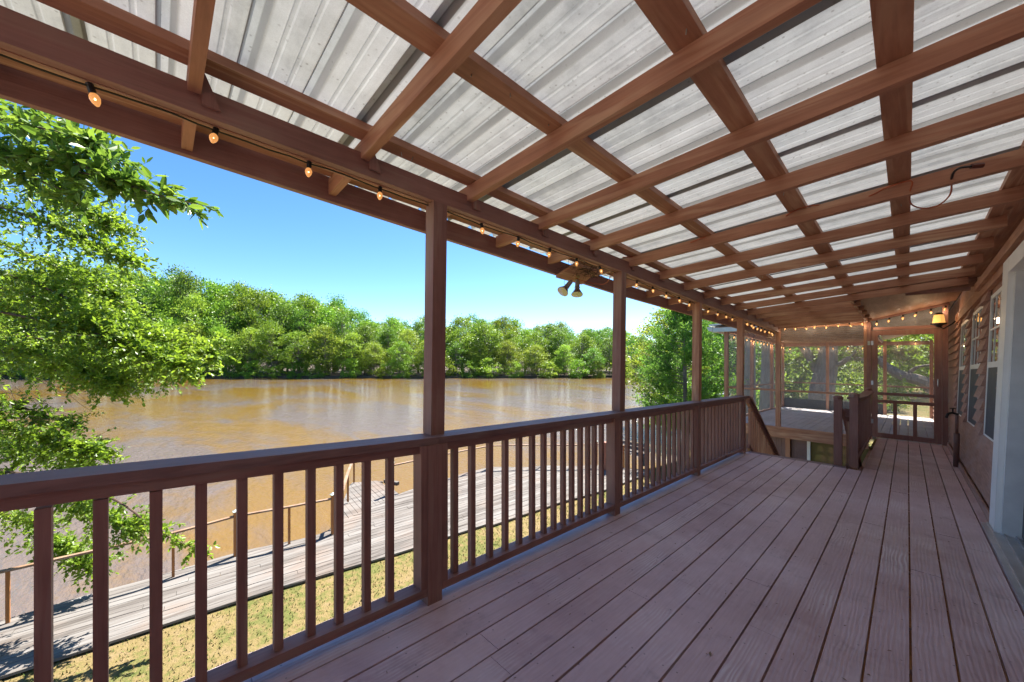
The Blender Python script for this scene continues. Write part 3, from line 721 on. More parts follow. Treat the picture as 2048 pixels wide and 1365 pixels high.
# sliding door with white casing
b = B(); box(b, HW - .075, HW - .002, 5.13, 5.40, 0, 2.33, Wl); box(b, HW - .074, HW - .002, 3.05, 5.129, 2.2, 2.33, Wl)
cz = part('door_casing', b, M['trim_white'], hs, bevel=.003)
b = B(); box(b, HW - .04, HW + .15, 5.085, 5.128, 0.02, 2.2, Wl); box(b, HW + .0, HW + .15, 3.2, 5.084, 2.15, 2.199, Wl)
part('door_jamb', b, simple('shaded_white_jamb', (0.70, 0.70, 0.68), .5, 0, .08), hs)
b = B(); box(b, HW - .12, HW + .16, 3.0, 5.40, .002, .022, Wl)
for q in (-.09, -.03, .03, .08): box(b, HW + q, HW + q + .008, 3.0, 5.38, .023, .038, Wl)
part('door_track', b, M['alu'], hs)
b = B()
box(b, HW + .06, HW + .11, 4.98, 5.08, .04, 2.15, Wl); box(b, HW + .062, HW + .108, 3.2, 4.979, .04, .14, Wl); box(b, HW + .062, HW + .108, 3.2, 4.979, 2.05, 2.15, Wl); box(b, HW + .061, HW + .109, 4.05, 4.15, .14, 2.05, Wl)
sd = part('sliding_door', b, M['door_black'], hs, bevel=.003)
b = B(); box(b, HW + .08, HW + .09, 3.2, 4.98, .14, 2.05, Wl); part('pane', b, M['pane'], sd)
# house roof & back so daylight does not leak in
b = B(); hexa(b, [P(.56, -8, 2.80), P(5, -8, 3.9), P(5, 17.5, 3.9), P(.56, 17.5, 2.80), P(.56, -8, 2.95), P(5, -8, 4.05), P(5, 17.5, 4.05), P(.56, 17.5, 2.95)])
part('roof', b, simple('shingle_roof', (0.10, 0.09, 0.085), .9), hs)

# ------------------------------------------------------------------ water pipe and spigot on the wall
t = thing('water_pipe', P(.49, 8.35, 0), 'brown painted water pipe with a spigot by the wall', 'pipe')
b = B(); tube(b, [P(.49, 8.5, 0), P(.49, 8.45, .3), P(.49, 8.40, .50)], .032, 12); part('pipe_sleeve', b, M['pipe'], t, smooth=True)
b = B(); tube(b, [P(.49, 8.40, .50), P(.49, 8.38, .78)], .018, 10); part('riser', b, M['pipe'], t, smooth=True)
b = B(); tube(b, [P(.50, 8.38, .78), P(.44, 8.33, .80), P(.40, 8.30, .78), P(.385, 8.29, .72)], .016, 10); tube(b, [P(.45, 8.34, .80), P(.45, 8.34, .86)], .009, 8); sp_ = part('spigot', b, M['black_metal'], t, smooth=True)
b = B(); lathe(b, P(.45, 8.34, .855), [(.0, 0), (.032, .002), (.034, .012), (0, .014)], 10); part('handle', b, M['black_metal'], sp_)

# ------------------------------------------------------------------ screened porch
spv = 10.85
SP = thing('screened_porch', P(-1.5, spv, 0), 'brown screened porch at the far end of the deck', 'porch')
UL, UR, VF = -3.32, .57, 17.4
b = B(); rr = random.Random(31)
u = UL
us2 = [0.010 + PIT * n for n in range(-23, 4)]
for u in us2:
    u1 = min(u + PIT - GAP / 2, .556)
    j = [10.905, rr.uniform(12, 15), VF]; deck_strip(b, u + GAP / 2, u1, j)
part('floor', b, M['deck_grey'], SP, bevel=.002)
b = B(); box(b, -.56, .53, 7.2, VF, -.30, -.28); part('light_block_board', b, M['ply'], SP)  # added board under the planks, keeps sunlit ground from showing through the gaps
b = B(); box(b, UL, -.56, spv - .03, spv + .01, -.25, -.034); part('rim_board', b, M['mid_u'], SP, bevel=.004)
b = B(); box(b, UL, -.50, spv - .045, spv + .052, -.03, .006); part('sill_plate', b, M['mid_u'], SP, bevel=.003)
b = B(); box(b, UL - .03, UL + .01, spv - .03, VF, -.25, -.002); part('rim_board', b, M['mid_v'], SP, bevel=.004)
def sp_post(u0, u1, v0, v1, w0=.008, w1=2.42, m='mid_w', nm='post'):
    b = B(); box(b, u0, u1, v0, v1, w0, w1); return part(nm, b, M[m], SP, bevel=.003)
sp_post(-2.195, -2.15, spv - .005, spv + .08, w1=2.35); sp_post(-2.146, -2.10, spv - .02, spv + .08, w1=2.35)
sp_post(UL, UL + .085, spv - .01, spv + .08)
sp_post(-.635, -.590, spv - .01, spv + .08); sp_post(-.587, -.525, spv - .02, spv + .08, m='dark_w')
sp_post(.455, .53, spv - .015, spv + .09, w1=2.68, m='dark_w')
for v in (13.2, 15.6, VF - .09): sp_post(UL, UL + .085, v, v + .09)
for u in (-2.0, -.55, .47): sp_post(u, u + .08, VF - .08, VF)
for a, c in ((UL + .086, -2.197), (-2.098, -.637)):
    b = B(); box(b, a, c, spv + .0, spv + .04, .86, .90); part('mid_rail', b, M['mid_u'], SP, bevel=.002)
for a, c in ((spv + .082, 13.198), (13.292, 15.598), (15.692, VF - .092)):
    b = B(); box(b, UL + .02, UL + .06, a, c, .86, .90); part('mid_rail', b, M['mid_v'], SP)
    b = B(); box(b, UL + .01, UL + .07, a, c, 0.002, .04); part('sole_plate', b, M['mid_v'], SP)
for a, c in ((UL + .086, -2.002), (-1.918, -.552), (-.468, .468)):
    b = B(); box(b, a, c, VF - .05, VF - .01, .92, .96); part('mid_rail', b, M['dark_u'], SP)
    if a < -.5:
        b = B(); box(b, a, c, VF - .04, VF - .02, .0, .34); part('kick_panel', b, simple('charcoal_kick_panel', (.05, .055, .06), .7), SP)
    b = B(); box(b, a, c, VF - .05, VF - .01, 2.28, 2.40); part('header', b, M['dark_u'], SP)
b = B(); box(b, UL, -.64, spv + .002, spv + .085, 2.36, 2.45); part('header', b, M['mid_u'], SP, bevel=.003)
b = B(); box(b, UL + .0, UL + .085, spv + .1, VF, 2.33, 2.42); part('header', b, M['mid_v'], SP)
b = B(); box(b, -.5, .455, spv + .0, spv + .07, 2.235, 2.30); part('door_header', b, M['dark_u'], SP, bevel=.003)
b = B(); bar(b, P(-.52, spv + .03, 2.46), P(.55, spv + .03, 2.70), .06, .05); part('sloped_header', b, M['dark_u'], SP)
# ceilings inside
b = B(); hexa(b, [P(UL - .25, spv - .02, 2.45), P(-.56, spv - .02, 2.46), P(-.56, VF + .3, 2.42), P(UL - .25, VF + .3, 2.41), P(UL - .25, spv - .02, 2.47), P(-.56, spv - .02, 2.48), P(-.56, VF + .3, 2.44), P(UL - .25, VF + .3, 2.43)])
part('ceiling', b, M['ply'], SP)
b = B()
v = 11.6
while v < 17.3: box(b, UL + .09, -.6, v, v + .035, 2.40, 2.443); v += .62
part('ceiling_batten', b, M['ply'], SP)
b = B(); hexa(b, [P(-.555, spv - .005, 2.47), P(.62, spv - .005, 2.765), P(.62, VF + .3, 2.765), P(-.555, VF + .3, 2.47), P(-.555, spv, 2.49), P(.62, spv, 2.785), P(.62, VF + .3, 2.785), P(-.555, VF + .3, 2.49)])
part('sloped_ceiling', b, M['ply_grey'], SP)
b = B(); box(b, -.60, -.558, spv + .09, VF + .2, 2.36, 2.448); part('ceiling_beam', b, M['dark_v'], SP)
b = B(); hexa(b, [P(UL - .35, spv - .1, 2.50), P(-.3, spv - .1, 2.72), P(-.3, VF + .4, 2.72), P(UL - .35, VF + .4, 2.50), P(UL - .35, spv - .1, 2.54), P(-.3, spv - .1, 2.76), P(-.3, VF + .4, 2.76), P(UL - .35, VF + .4, 2.54)])
part('roof', b, M['galv'], SP)
b = B()
gu = [(-3.72, 2.47), (-3.66, 2.36), (-3.58, 2.355), (-3.57, 2.47)]
for v in (spv - .12, VF + .3): pass
loft(b, [[P(u, v, w) for u, w in gu] for v in (spv - .12, VF + .3)]); box(b, -3.56, -2.45, spv - .14, spv - .11, 2.33, 2.44)
part('gutter', b, M['gutter'], SP, bevel=.003)
# screens
def scr(a, c, parent=None, nm='insect_screen'):
    b = B(); box(b, *a, *c[:2], *c[2:]) if False else None
for u0, u1 in ((UL + .086, -2.197), (-2.098, -.637)):
    for w0, w1 in ((.01, .859), (.901, 2.359)):
        b = B(); box(b, u0, u1, spv + .020, spv + .0215, w0, w1); part('insect_screen', b, M['screen'], SP)
b = B(); hexa(b, [P(-.523, spv + .03, 2.301), P(.454, spv + .03, 2.301), P(.454, spv + .032, 2.301), P(-.523, spv + .032, 2.301), P(-.523, spv + .03, 2.44), P(.454, spv + .03, 2.66), P(.454, spv + .032, 2.66), P(-.523, spv + .032, 2.44)])
part('insect_screen', b, M['screen'], SP)
for a, c in ((spv + .082, 13.198), (13.292, 15.598), (15.692, VF - .092)):
    b = B(); box(b, UL + .04, UL + .0415, a, c, .041, 2.329); part('insect_screen', b, M['screen'], SP)
for a, c in ((UL + .086, -2.002), (-1.918, -.552), (-.468, .468)):
    b = B(); box(b, a, c, VF - .030, VF - .0285, .342 if a < -.5 else .0, 2.279); part('insect_screen', b, M['screen'], SP)
# lower storey wall below the porch
lw = thing('lower_wall', (-2, 11.1, GZ), 'mauve brown panelled lower storey wall below the screened porch', 'wall')
LZ = -.62
def lbox(nm, u0, u1, v0, v1, z0, z1, m, par=lw, lab=None):
    b = B(); box(b, u0, u1, v0, v1, z0, z1, flat); o = part(nm, b, m, par, bevel=.003)
    if lab: o['label'] = lab
    return o
mpan = wood('mauve_panel', (0.15, 0.085, 0.08), (0.25, 0.15, 0.14), axis='w', knots=False)
b = B()
for k in range(14): box(b, UL + .1 * k, UL + .1 * k + .096, 11.1, 11.13, GZ, LZ, flat)
part('vertical_boards', b, mpan, lw)
lbox('post', -2.03, -1.94, 11.02, 11.11, GZ, LZ, M['mid_w'])
b = B(); box(b, -1.94, -1.62, 11.1, 11.12, GZ, LZ, flat)
for k in range(16): box(b, -1.84, -1.66, 11.085, 11.105, LZ - .10 - k * .14, LZ - .02 - k * .14, flat)
part('raised_panel', b, mpan, lw)
fr = lbox('window_frame', -1.62, -1.56, 11.06, 11.12, GZ, LZ, M['trim_white'])
lbox('pane', -1.56, -.3, 11.09, 11.10, GZ + .3, LZ, M['pane_warm'], fr)
lbox('sill', -1.56, .5, 11.05, 11.12, GZ, GZ + .3, mpan)
lbox('panel', -.298, .5, 11.08, 11.13, GZ, LZ + .15, mpan)
lbox('side_wall', .5, .55, 7.2, 11.1, GZ, LZ + .1, mpan)
# screen door
sdv = spv + .012
t = thing('screen_door', P(-.5, sdv, 0), 'dark brown wooden screen door with three lower panels', 'door')
d0, d1 = -.520, .450
b = B()
for (a, c, e, f_) in ((d0, d0 + .095, .02, 2.225), (d1 - .10, d1, .02, 2.225), (d0 + .095, d1 - .10, 2.13, 2.224), (d0 + .095, d1 - .10, .021, .115), (d0 + .095, d1 - .10, .74, .80), (d0 + .095, d1 - .10, .90, .955)):
    box(b, a, c, sdv - .02, sdv + .018, e, f_)
for u in (d0 + .095 + .225, d0 + .095 + .50): box(b, u, u + .055, sdv - .019, sdv + .017, .115, .74)
part('frame', b, M['dark_w'], t, bevel=.003)
b = B(); box(b, d0 + .09, d1 - .095, sdv + .001, sdv + .0025, .1, 2.14); part('mesh', b, M['screen'], t)
b = B(); tube(b, [P(.40, sdv - .022, 1.12), P(.40, sdv - .055, 1.14), P(.40, sdv - .055, 1.24), P(.40, sdv - .022, 1.26)], .008, 8); part('handle', b, M['alu'], t)
for w in (.3, 1.1, 1.93):
    b = B(); box(b, d0 - .03, d0 + .03, sdv - .027, sdv - .021, w, w + .09); part('hinge', b, M['alu'], t)
# doorbell box by the door
b = B(); box(b, -.575, -.535, spv - .045, spv - .021, 1.93, 2.01)
props(part('chime_box', b, M['gutter'], bevel=.004), 'small pale box on the post left of the screen door', 'box')
# lantern
t = thing('wall_lantern', P(.43, 10.55, 2.33), 'lit amber wall lantern hanging by the screen door', 'lantern')
c = P(.40, 10.55, 2.28)
b = B(); lathe(b, c + Vector((0, 0, .03)), [(.085, 0), (.065, .15), (.0, .151)], 6); part('glass_shade', b, M['lantern_glass'], t)
ld = bpy.data.lights.new('lantern_glow', 'POINT'); ld.energy = .5; ld.color = (1, .66, .36); ld.shadow_soft_size = .05
lo_ = bpy.data.objects.new('lantern_glow', ld); lo_.location = c + Vector((-.16, -.12, .05)) - wloc(t); link(lo_, t)
b = B(); lathe(b, c, [(.0, -.06), (.03, -.05), (.05, -.02), (.105, 0), (.11, .025), (.0, .028)], 10); part('base_cup', b, M['black_metal'], t)
b = B(); lathe(b, c + Vector((0, 0, .182)), [(.072, 0), (.04, .03), (0, .045)], 6); part('cap', b, M['black_metal'], t)
b = B(); tube(b, [c + Vector((0, 0, -.04)), c + Vector((.06, 0, -.08)), c + Vector((.16, 0, .0)), c + Vector((.2, 0, .05))], .012, 8); part('bracket', b, M['black_metal'], t)

# ------------------------------------------------------------------ stairs
ST = thing('deck_stairs', P(-1.2, 7.14, 0), 'brown open wooden stairs going down from the deck', 'stairs')
rise, run = .188, .28
def zs(v, off=0): return P(0, 7.14, 0).z - (v - 7.14) * rise / run + off
NS = 13
for k in range(1, NS + 1):
    z = P(0, 7.14, 0).z - rise * k; v = 7.14 + run * (k - 1)
    b = B(); box(b, -1.80, -.64, v, v + .27, z - .035, z, flat); part('tread', b, M['deck'], ST, bevel=.003)
for u in (-1.84, -.64):
    b = B(); loft(b, [[Vector((u, v, zs(v, -.34))), Vector((u + .04, v, zs(v, -.34))), Vector((u + .04, v, zs(v, -.05))), Vector((u, v, zs(v, -.05)))] for v in (7.14, 7.14 + run * NS)])
    part('stringer', b, M['dark_v'], ST)
for side, u, vst in (('l', -1.82, 7.05), ('r', -.60, 7.2)):
    ve = 7.14 + run * NS - .15
    for nm, off, h, wd in (('handrail', .86, .09, .045), ('lower_rail', .10, .07, .04)):
        b = B(); loft(b, [[Vector((u - wd / 2, v, zs(v, off - h))), Vector((u + wd / 2, v, zs(v, off - h))), Vector((u + wd / 2, v, zs(v, off))), Vector((u - wd / 2, v, zs(v, off)))] for v in (vst + .06, ve)])
        part(nm, b, M['dark_v'], ST, bevel=.003)
    b = B(); loft(b, [[Vector((u - .07, v, zs(v, .865))), Vector((u + .05, v, zs(v, .865))), Vector((u + .05, v, zs(v, .90))), Vector((u - .07, v, zs(v, .90)))] for v in (vst + .08, ve)])
    part('rail_cap', b, M['dark_v'], ST, bevel=.003)
    v = vst + .17
    while v < ve - .1:
        b = B(); z0, z1 = zs(v, .10), zs(v, .77); hexa(b, [Vector((u + a, v + c, z)) for z in (z0, z1) for a, c in ((-.019, -.019), (.019, -.019), (.019, .019), (-.019, .019))])
        part('baluster', b, M['mid_w'], ST); v += .125
    b = B(); z0, z1 = zs(ve, -.3), zs(ve, .95); box(b, u - .045, u + .045, ve, ve + .09, GZ, z1, flat); part('bottom_newel', b, M['mid_w'], ST, bevel=.004)

# newel posts at the head of the stairs + short inner railing
def newel(u0, v0, top, label, w=.09):
    t = thing('newel_post', P(u0 + w / 2, v0 + w / 2, 0), label, 'post', 'newel posts at the head of the stairs')
    b = B(); box(b, u0, u0 + w, v0, v0 + w, 0.004, top - .05)
    part('shaft', b, M['dark_w'], t, bevel=.004)
    b = B(); lathe(b, P(u0 + w / 2, v0 + w / 2, top - .05), [(w * .70, 0), (w * .70, .004), (w * .62, .006), (w * .66, .02), (w * .66, .035), (w * .40, .055), (.0, .056)], 8); part('cap', b, M['dark_w'], t)
    return t
newel(-.735, 7.10, 1.0, 'left newel post of the pair beside the stair head, slightly lower')
newel(-.565, 7.10, 1.05, 'right newel post of the pair beside the stair head, slightly taller')
newel(-.60, 10.45, 1.04, 'small newel post far back beside the screen door')
t = thing('stair_guard_railing', P(-.52, 9, 0), 'short dark brown railing between the stair head and the screen door', 'railing')
b = B(); beamline(b, [(7.195 + (10.44 - 7.195) * k / 6, -.60, -.46, .955 - .03 * math.sin(math.pi * k / 6), .99 - .03 * math.sin(math.pi * k / 6)) for k in range(7)]); part('top_cap', b, M['rail_cap'], t, bevel=.003)
b = B(); box(b, -.56, -.52, 7.195, 10.44, .87, .93); part('upper_rail', b, M['dark_v'], t)
b = B(); box(b, -.575, -.50, 7.195, 10.44, .05, .09); part('bottom_rail', b, M['dark_v'], t)
v = 7.31; first = None
while v < 10.4:
    if first is None:
        b = B(); box(b, -.56, -.522, v - .019, v + .019, .09, .87); first = part('baluster', b, M['dark_w'], t, org=P(-.54, v, 0), bevel=.002)
    else: dup(first, t, P(-.54, v, 0) - wloc(t))
    v += .125

# ------------------------------------------------------------------ string lights
def string_light(pts, bulbs, label, size=.84, watt=0):
    t = thing('string_lights', pts[0], label, 'string lights')
    b = B(); tube(b, pts, .0036, 5); part('cord', b, M['socket'], t)
    for p, dr in bulbs:
        p = Vector(p); d = Vector(dr).normalized()
        b = B(); lathe(b, p, [(.004, -.004), (.0125 * size, 0), (.0125 * size, .034 * size), (.008, .036 * size)], 10, d); s_ = part('socket', b, M['socket'], t, smooth=False)
        b = B(); q = p + d * .034 * size
        lathe(b, q, [(.009 * size, 0), (.0165 * size, .012 * size), (.018 * size, .022 * size), (.014 * size, .036 * size), (.006 * size, .048 * size), (.0, .051 * size)], 12, d)
        g = part('bulb', b, M['bulb'], t, smooth=True)
        b = B(); c = q + d * .022 * size
        x = d.orthogonal().normalized()
        pp = [c + d * (-.018 * size) + x * .005 * size] + [c + x * (.017 + .003 * math.cos(k)) * size * math.cos(k * 1.3) * .35 + d * (k - 3) * .004 * size + Vector((0, .0185 * size, 0)) * 0 for k in range(7)]
        # filament sits just proud of the glass so that it reads through it
        lathe(b, c - Vector((0, 0, 0)), [(0, -.010 * size), (.0183 * size, -.006 * size), (.0188 * size, .0), (.0170 * size, .008 * size), (0, .010 * size)], 12, d) if False else lathe(b, c + (Vector((0, 0, EYE)) + Vector((0, 0, 0)) - c).normalized() * .0135 * size, [(0, -.008 * size), (.0045 * size, -.003 * size), (.0045 * size, .003 * size), (0, .008 * size)], 8, d)
        part('filament', b, M['filament'], g)
        if watt:
            ld = bpy.data.lights.new('bulb_glow', 'POINT'); ld.energy = watt; ld.color = (1, .74, .5); ld.shadow_soft_size = .018
            lo_ = bpy.data.objects.new('bulb_glow', ld); lo_.location = p + d * .11 * size - wloc(g); link(lo_, g)
    return t
rb = random.Random(17)
vs_ = [-.85 + .345 * n for n in range(0, 23)]
pts = []; bulbs = []
v = -1.0
while v < 7.05:
    pts.append(P(bl(v) - .060 + rb.uniform(-.004, .004), v, 2.260 + sag(v) - .010 * abs(math.sin(v * 5)) + rb.uniform(-.004, .002))); v += .08
for v in vs_:
    if v > 7: break
    if abs(v - 1.2) < .12: continue
    bulbs.append((P(bl(v) - .060, v - .008, 2.261 + sag(v)), (rb.uniform(-.3, .3), rb.uniform(-.3, .3), -1)))
string_light(pts, bulbs, 'string of amber bulbs along the underside of the eave beam')
pts, bulbs = [], []
for k in range(31):
    v = 7.15 + (10.75 - 7.15) * k / 30; pts.append(P(bl(v) - .10, v, 2.255 + sag(v) * .6 + rb.uniform(-.012, .004)))
    if k % 3 == 1: bulbs.append((P(bl(v) - .10, v, 2.25 + sag(v) * .6), (rb.uniform(-.5, .5), rb.uniform(-.3, .3), -1)))
string_light(pts, bulbs, 'string of amber bulbs on the beam beyond the last roof post', 1.1)
pts, bulbs = [], []
for k in range(25):
    u = -2.05 + (1.50) * k / 24; pts.append(P(u, spv - .06, 2.40 + .03 * k / 24 - .02 * abs(math.sin(k * .8))))
    if k % 3 == 1: bulbs.append((P(u, spv - .07, 2.39 + .03 * k / 24 + rb.uniform(-.02, .02)), (rb.uniform(-.5, .5), -.2, -1)))
string_light(pts, bulbs, 'string of amber bulbs across the top of the porch screen', 1.1, .10)
pts, bulbs = [], []
for k in range(17):
    u = -.50 + 1.0 * k / 16; pts.append(P(u, spv - .05, 2.42 + .235 * k / 16))
    if k % 3 == 1: bulbs.append((P(u, spv - .06, 2.41 + .235 * k / 16), (rb.uniform(-.6, .6), -.2, -1 + rb.uniform(0, .5))))
string_light(pts, bulbs, 'string of amber bulbs rising along the sloped header over the screen door', 1.1, .09)
pts, bulbs = [], []
for k in range(33):
    v = 11.1 + 6.1 * k / 32; pts.append(P(UL + .12, v, 2.30 - .02 * abs(math.sin(k))))
    if k % 2 == 1: bulbs.append((P(UL + .12, v, 2.29), (rb.uniform(-.3, .3), 0, -1)))
string_light(pts, bulbs, 'string of bulbs inside the screened porch on its river side', 1.2, .16)
pts, bulbs = [], []
for k in range(37):
    u = UL + .2 + 3.6 * k / 36; pts.append(P(u, VF - .12, 2.27 + (.0 if u < -.5 else .2 * (u + .5)) - .02 * abs(math.sin(k))))
    if k % 4 == 1: bulbs.append((P(u, VF - .13, 2.26 + (.0 if u < -.5 else .2 * (u + .5))), (rb.uniform(-.3, .3), 0, -1)))
string_light(pts, bulbs, 'string of bulbs inside the screened porch on its far side', 1.25, .18)

# ------------------------------------------------------------------ floodlight at the eave
fl = thing('floodlight', P(-2.30, 3.42, 2.2), 'double floodlight with two bare reflector lamps under the eave', 'floodlight')
def fpt(x, y, u):     # point at a given u under the eave
    a = (x - 1024) / 750.0; t = u / (a * CS - SN); return Vector((u, (a * SN + CS) * t, EYE + (712 - y) / 750.0 * t))
c = fpt(1149, 556, -2.30)
b = B(); dn = Vector((.35, -.25, -1)).normalized(); lathe(b, c - dn * .03, [(.055, 0), (.062, .012), (.05, .03), (.0, .032)], 14, dn); part('mounting_plate', b, M['rust'], fl)
for (x0, y0, x1, y1) in ((1143, 562, 1131, 590), (1155, 560, 1154, 590)):
    p0 = fpt(x0, y0, -2.27); p1 = fpt(x1, y1, -2.24); d = (p1 - p0).normalized()
    if x1 < 1140: d = (d + Vector((-.25, -.1, 0))).normalized()
    b = B(); lathe(b, p0, [(.012, 0), (.02, .008), (.022, .02), (.024, .085), (.028, .09)], 12, d); h = part('lampholder', b, M['porcelain'], fl, smooth=False)
    b = B(); lathe(b, p0 + d * .075, [(.018, 0), (.024, .03), (.050, .075), (.058, .088), (.058, .094), (.0, .102)], 16, d); part('reflector_lamp', b, M['flood'], fl, smooth=False)
b = B(); tube(b, spline([c, c + Vector((.05, .12, -.03)), c + Vector((.15, .3, -.045)), P(-1.97, 3.19, 2.22)]), .004, 6); part('supply_wire', b, M['cord_orange'], fl)
b = B(); tube(b, spline([c + Vector((-.02, -.03, 0)), c + Vector((-.06, -.09, -.04)), c + Vector((-.05, -.06, -.12))]), .0016, 5); part('loose_wire', b, M['socket'], fl)
b = B(); 
va_, vb_ = c.y - .22, c.y + .20
hexa(b, [P(-2.357, va_, 2.19), P(-2.15, va_ + .03, 2.285), P(-2.15, vb_ - .03, 2.285), P(-2.357, vb_, 2.19), P(-2.357, va_, 2.215), P(-2.15, va_ + .03, 2.31), P(-2.15, vb_ - .03, 2.31), P(-2.357, vb_, 2.215)])
part('mounting_board', b, M['mid_v'], fl, bevel=.003)
# nest of twigs behind it
vs, fs = [], []; rr = random.Random(8); cn = c + Vector((.10, .05, .055))
b = B()
for k in range(170):
    a = cn + Vector((rr.gauss(0, .07), rr.gauss(0, .13), rr.gauss(0, .02))); d = Vector((rr.gauss(0, 1), rr.gauss(0, 1), rr.gauss(0, .35))).normalized() * rr.uniform(.04, .10)
    tube(b, [a - d, a + Vector((0, 0, .01)), a + d], .0016, 3)
props(part('bird_nest', b, M['nest']), 'messy dark twig nest tucked above the floodlight', 'nest')

# ------------------------------------------------------------------ extension cord tucked in the rafters
def rpt(x, y, dh=0):       # point at rafter-bottom height
    a = (x - 1024) / 750.0; dz = (712 - y) / 750.0; du = a * CS - SN; dv = a * SN + CS
    m = .056; t = (2.34 + dh + m * 1.876 - EYE) / (dz + SLOPE * dv - m * du)
    return Vector((du * t, dv * t, EYE + dz * t))
ec = thing('extension_cord', rpt(1600, 440), 'orange extension cord looped over the rafters with a hanging black end', 'cord')
b = B(); tube(b, spline([rpt(1245, 515, .07), rpt(1300, 512, .06), rpt(1350, 500, .05), rpt(1395, 480, .06), rpt(1440, 468, .085), rpt(1500, 467, .06), rpt(1550, 450, .05), rpt(1580, 427, .07), rpt(1620, 412, .085), rpt(1690, 408, .06), rpt(1740, 392, .05), rpt(1775, 375, .07), rpt(1822, 362, .06), rpt(1820, 385, .01), rpt(1822, 408, -.01), rpt(1845, 417, -.015), rpt(1875, 412, -.01), rpt(1900, 390, .0), rpt(1903, 362, .02)], 5), .0045, 6); part('orange_cable', b, M['cord_orange'], ec)
b = B(); tube(b, spline([rpt(1903, 362, .02), rpt(1906, 348, .03), rpt(1918, 337, .03), rpt(1945, 333, .03)], 5), .006, 6); part('black_lead', b, M['socket'], ec)
b = B(); tube(b, [rpt(1943, 333, .03), rpt(1965, 331, .03)], .014, 8); part('plug', b, simple('dark_red_plug', (.10, .03, .02), .5), ec)

# ------------------------------------------------------------------ vegetation
def rnd_dir(r):
    z = r.uniform(-1, 1); a = r.uniform(0, 6.2832); q = math.sqrt(1 - z * z); return Vector((q * math.cos(a), q * math.sin(a), z))
def blade(vs, fs, c, d, n, L, W):
    """one small leaf: a folded six-point blade lying along d"""
    s = d.cross(n)
    if s.length < 1e-3: s = d.orthogonal()
    s.normalize(); n = s.cross(d)
    k = len(vs)
    vs += [c, c + d * L * .35 + s * W * .5 + n * W * .12, c + d * L * .75 + s * W * .36 + n * W * .1, c + d * L, c + d * L * .75 - s * W * .36 + n * W * .1, c + d * L * .35 - s * W * .5 + n * W * .12]
    fs += [(k, k + 1, k + 2, k + 3), (k, k + 3, k + 4, k + 5)]
def quadleaf(vs, fs, c, r, size):
    d = rnd_dir(r); s = d.cross(rnd_dir(r)).normalized(); k = len(vs); a = size * r.uniform(.6, 1.2); w = a * r.uniform(.45, .8)
    vs += [c - d * a * .5, c + s * w * .5, c + d * a * .5, c - s * w * .5]; fs.append((k, k + 1, k + 2, k + 3))
def crown(seed, H, Rr, base, ncl, nl, size, droop=0.0, spread=.9, trunkm=None, top=1.0):
    """crown of leaf clumps over a limb skeleton; tree of height 1*H standing at the origin"""
    r = random.Random(seed); vs, fs = [], []; tb = B()
    tube(tb, [(0, 0, -.3), (.02 * H * r.uniform(-1, 1), .02 * H * r.uniform(-1, 1), H * .35), (.04 * H * r.uniform(-1, 1), .04 * H * r.uniform(-1, 1), H * .85)], H * .019, 7, H * .005)
    for k in range(ncl):
        t = (k + r.random()) / ncl; z = base + (1 - base) * t
        prof = math.sin(math.pi * min(1, .18 + .82 * ((z - base) / (1 - base)) ** .85)) ** .6 if top == 1 else (1 - (z - base) / (1 - base)) ** .8
        a = r.uniform(0, 6.283); q = Rr * prof * math.sqrt(r.uniform(.15, 1.0)) * r.uniform(.8, 1.15)
        c = Vector((q * math.cos(a), q * math.sin(a), z * H * r.uniform(.96, 1.0)))
        cr = Rr * r.uniform(.17, .40)
        st = Vector((0, 0, max(.1, z - r.uniform(.08, .22)) * H))
        tube(tb, [st, st.lerp(c, .5) + Vector((0, 0, -.02 * H)), c], H * .0065, 4, H * .0016)
        for j in range(nl):
            d = rnd_dir(r); d.z = d.z if d.z > -.3 else -d.z * .7; rad = cr * (r.random() ** .33) * (1 + .3 * math.sin(d.x * 7 + k) * math.cos(d.y * 6 + d.z * 5))
            p = c + Vector((d.x * rad * 1.1, d.y * rad * 1.1, d.z * rad * .9)) + rnd_dir(r) * cr * r.random() ** 2 * .7
            quadleaf(vs, fs, p, r, size)
    return vs, fs, tb
def tree_proto(name, label, seed, H, Rr, base, ncl, nl, size, lm, bmname='bark', cat='tree', **kw):
    vs, fs, tb = crown(seed, H, Rr, base, ncl, nl, size, **kw)
    t = thing(name, (0, 0, 0), label, cat)
    pyd('crown', vs, fs, M[lm], t)
    part('trunk', tb, M[bmname], t)
    return t
FG = 'woodland trees on the far bank'
protos = []
specs = [('broadleaf_tree', 11, 16, 5.8, .18, 66, 120, .40, 'leaf_far'), ('broadleaf_tree', 12, 16, 5.0, .12, 76, 118, .40, 'leaf_far_dark'),
         ('broadleaf_tree', 13, 16, 6.2, .22, 72, 118, .40, 'leaf_far'), ('willow_tree', 14, 16, 5.4, .06, 80, 118, .38, 'leaf_far_pale'),
         ('broadleaf_tree', 15, 16, 4.8, .26, 42, 120, .40, 'leaf_far_dark'), ('broadleaf_tree', 16, 16, 5.8, .10, 84, 112, .38, 'leaf_far_pale')]
for s_ in specs:
    protos.append(tree_proto(s_[0], '', *s_[1:]))
used = [False] * len(protos)
sky = [(-400, 548), (0, 552), (150, 545), (250, 541), (330, 548), (400, 567), (450, 580), (510, 590), (560, 588), (610, 602), (650, 600), (700, 617), (740, 638), (800, 643), (850, 636), (900, 647), (960, 637), (1010, 642), (1060, 652), (1110, 652), (1150, 663), (1200, 660), (1250, 668), (1300, 680), (1400, 690), (1700, 690)]
def skyline(x):
    for (a, p), (c, q) in zip(sky, sky[1:]):
        if a <= x <= c: return p + (q - p) * (x - a) / (c - a)
    return 600
rt = random.Random(77)
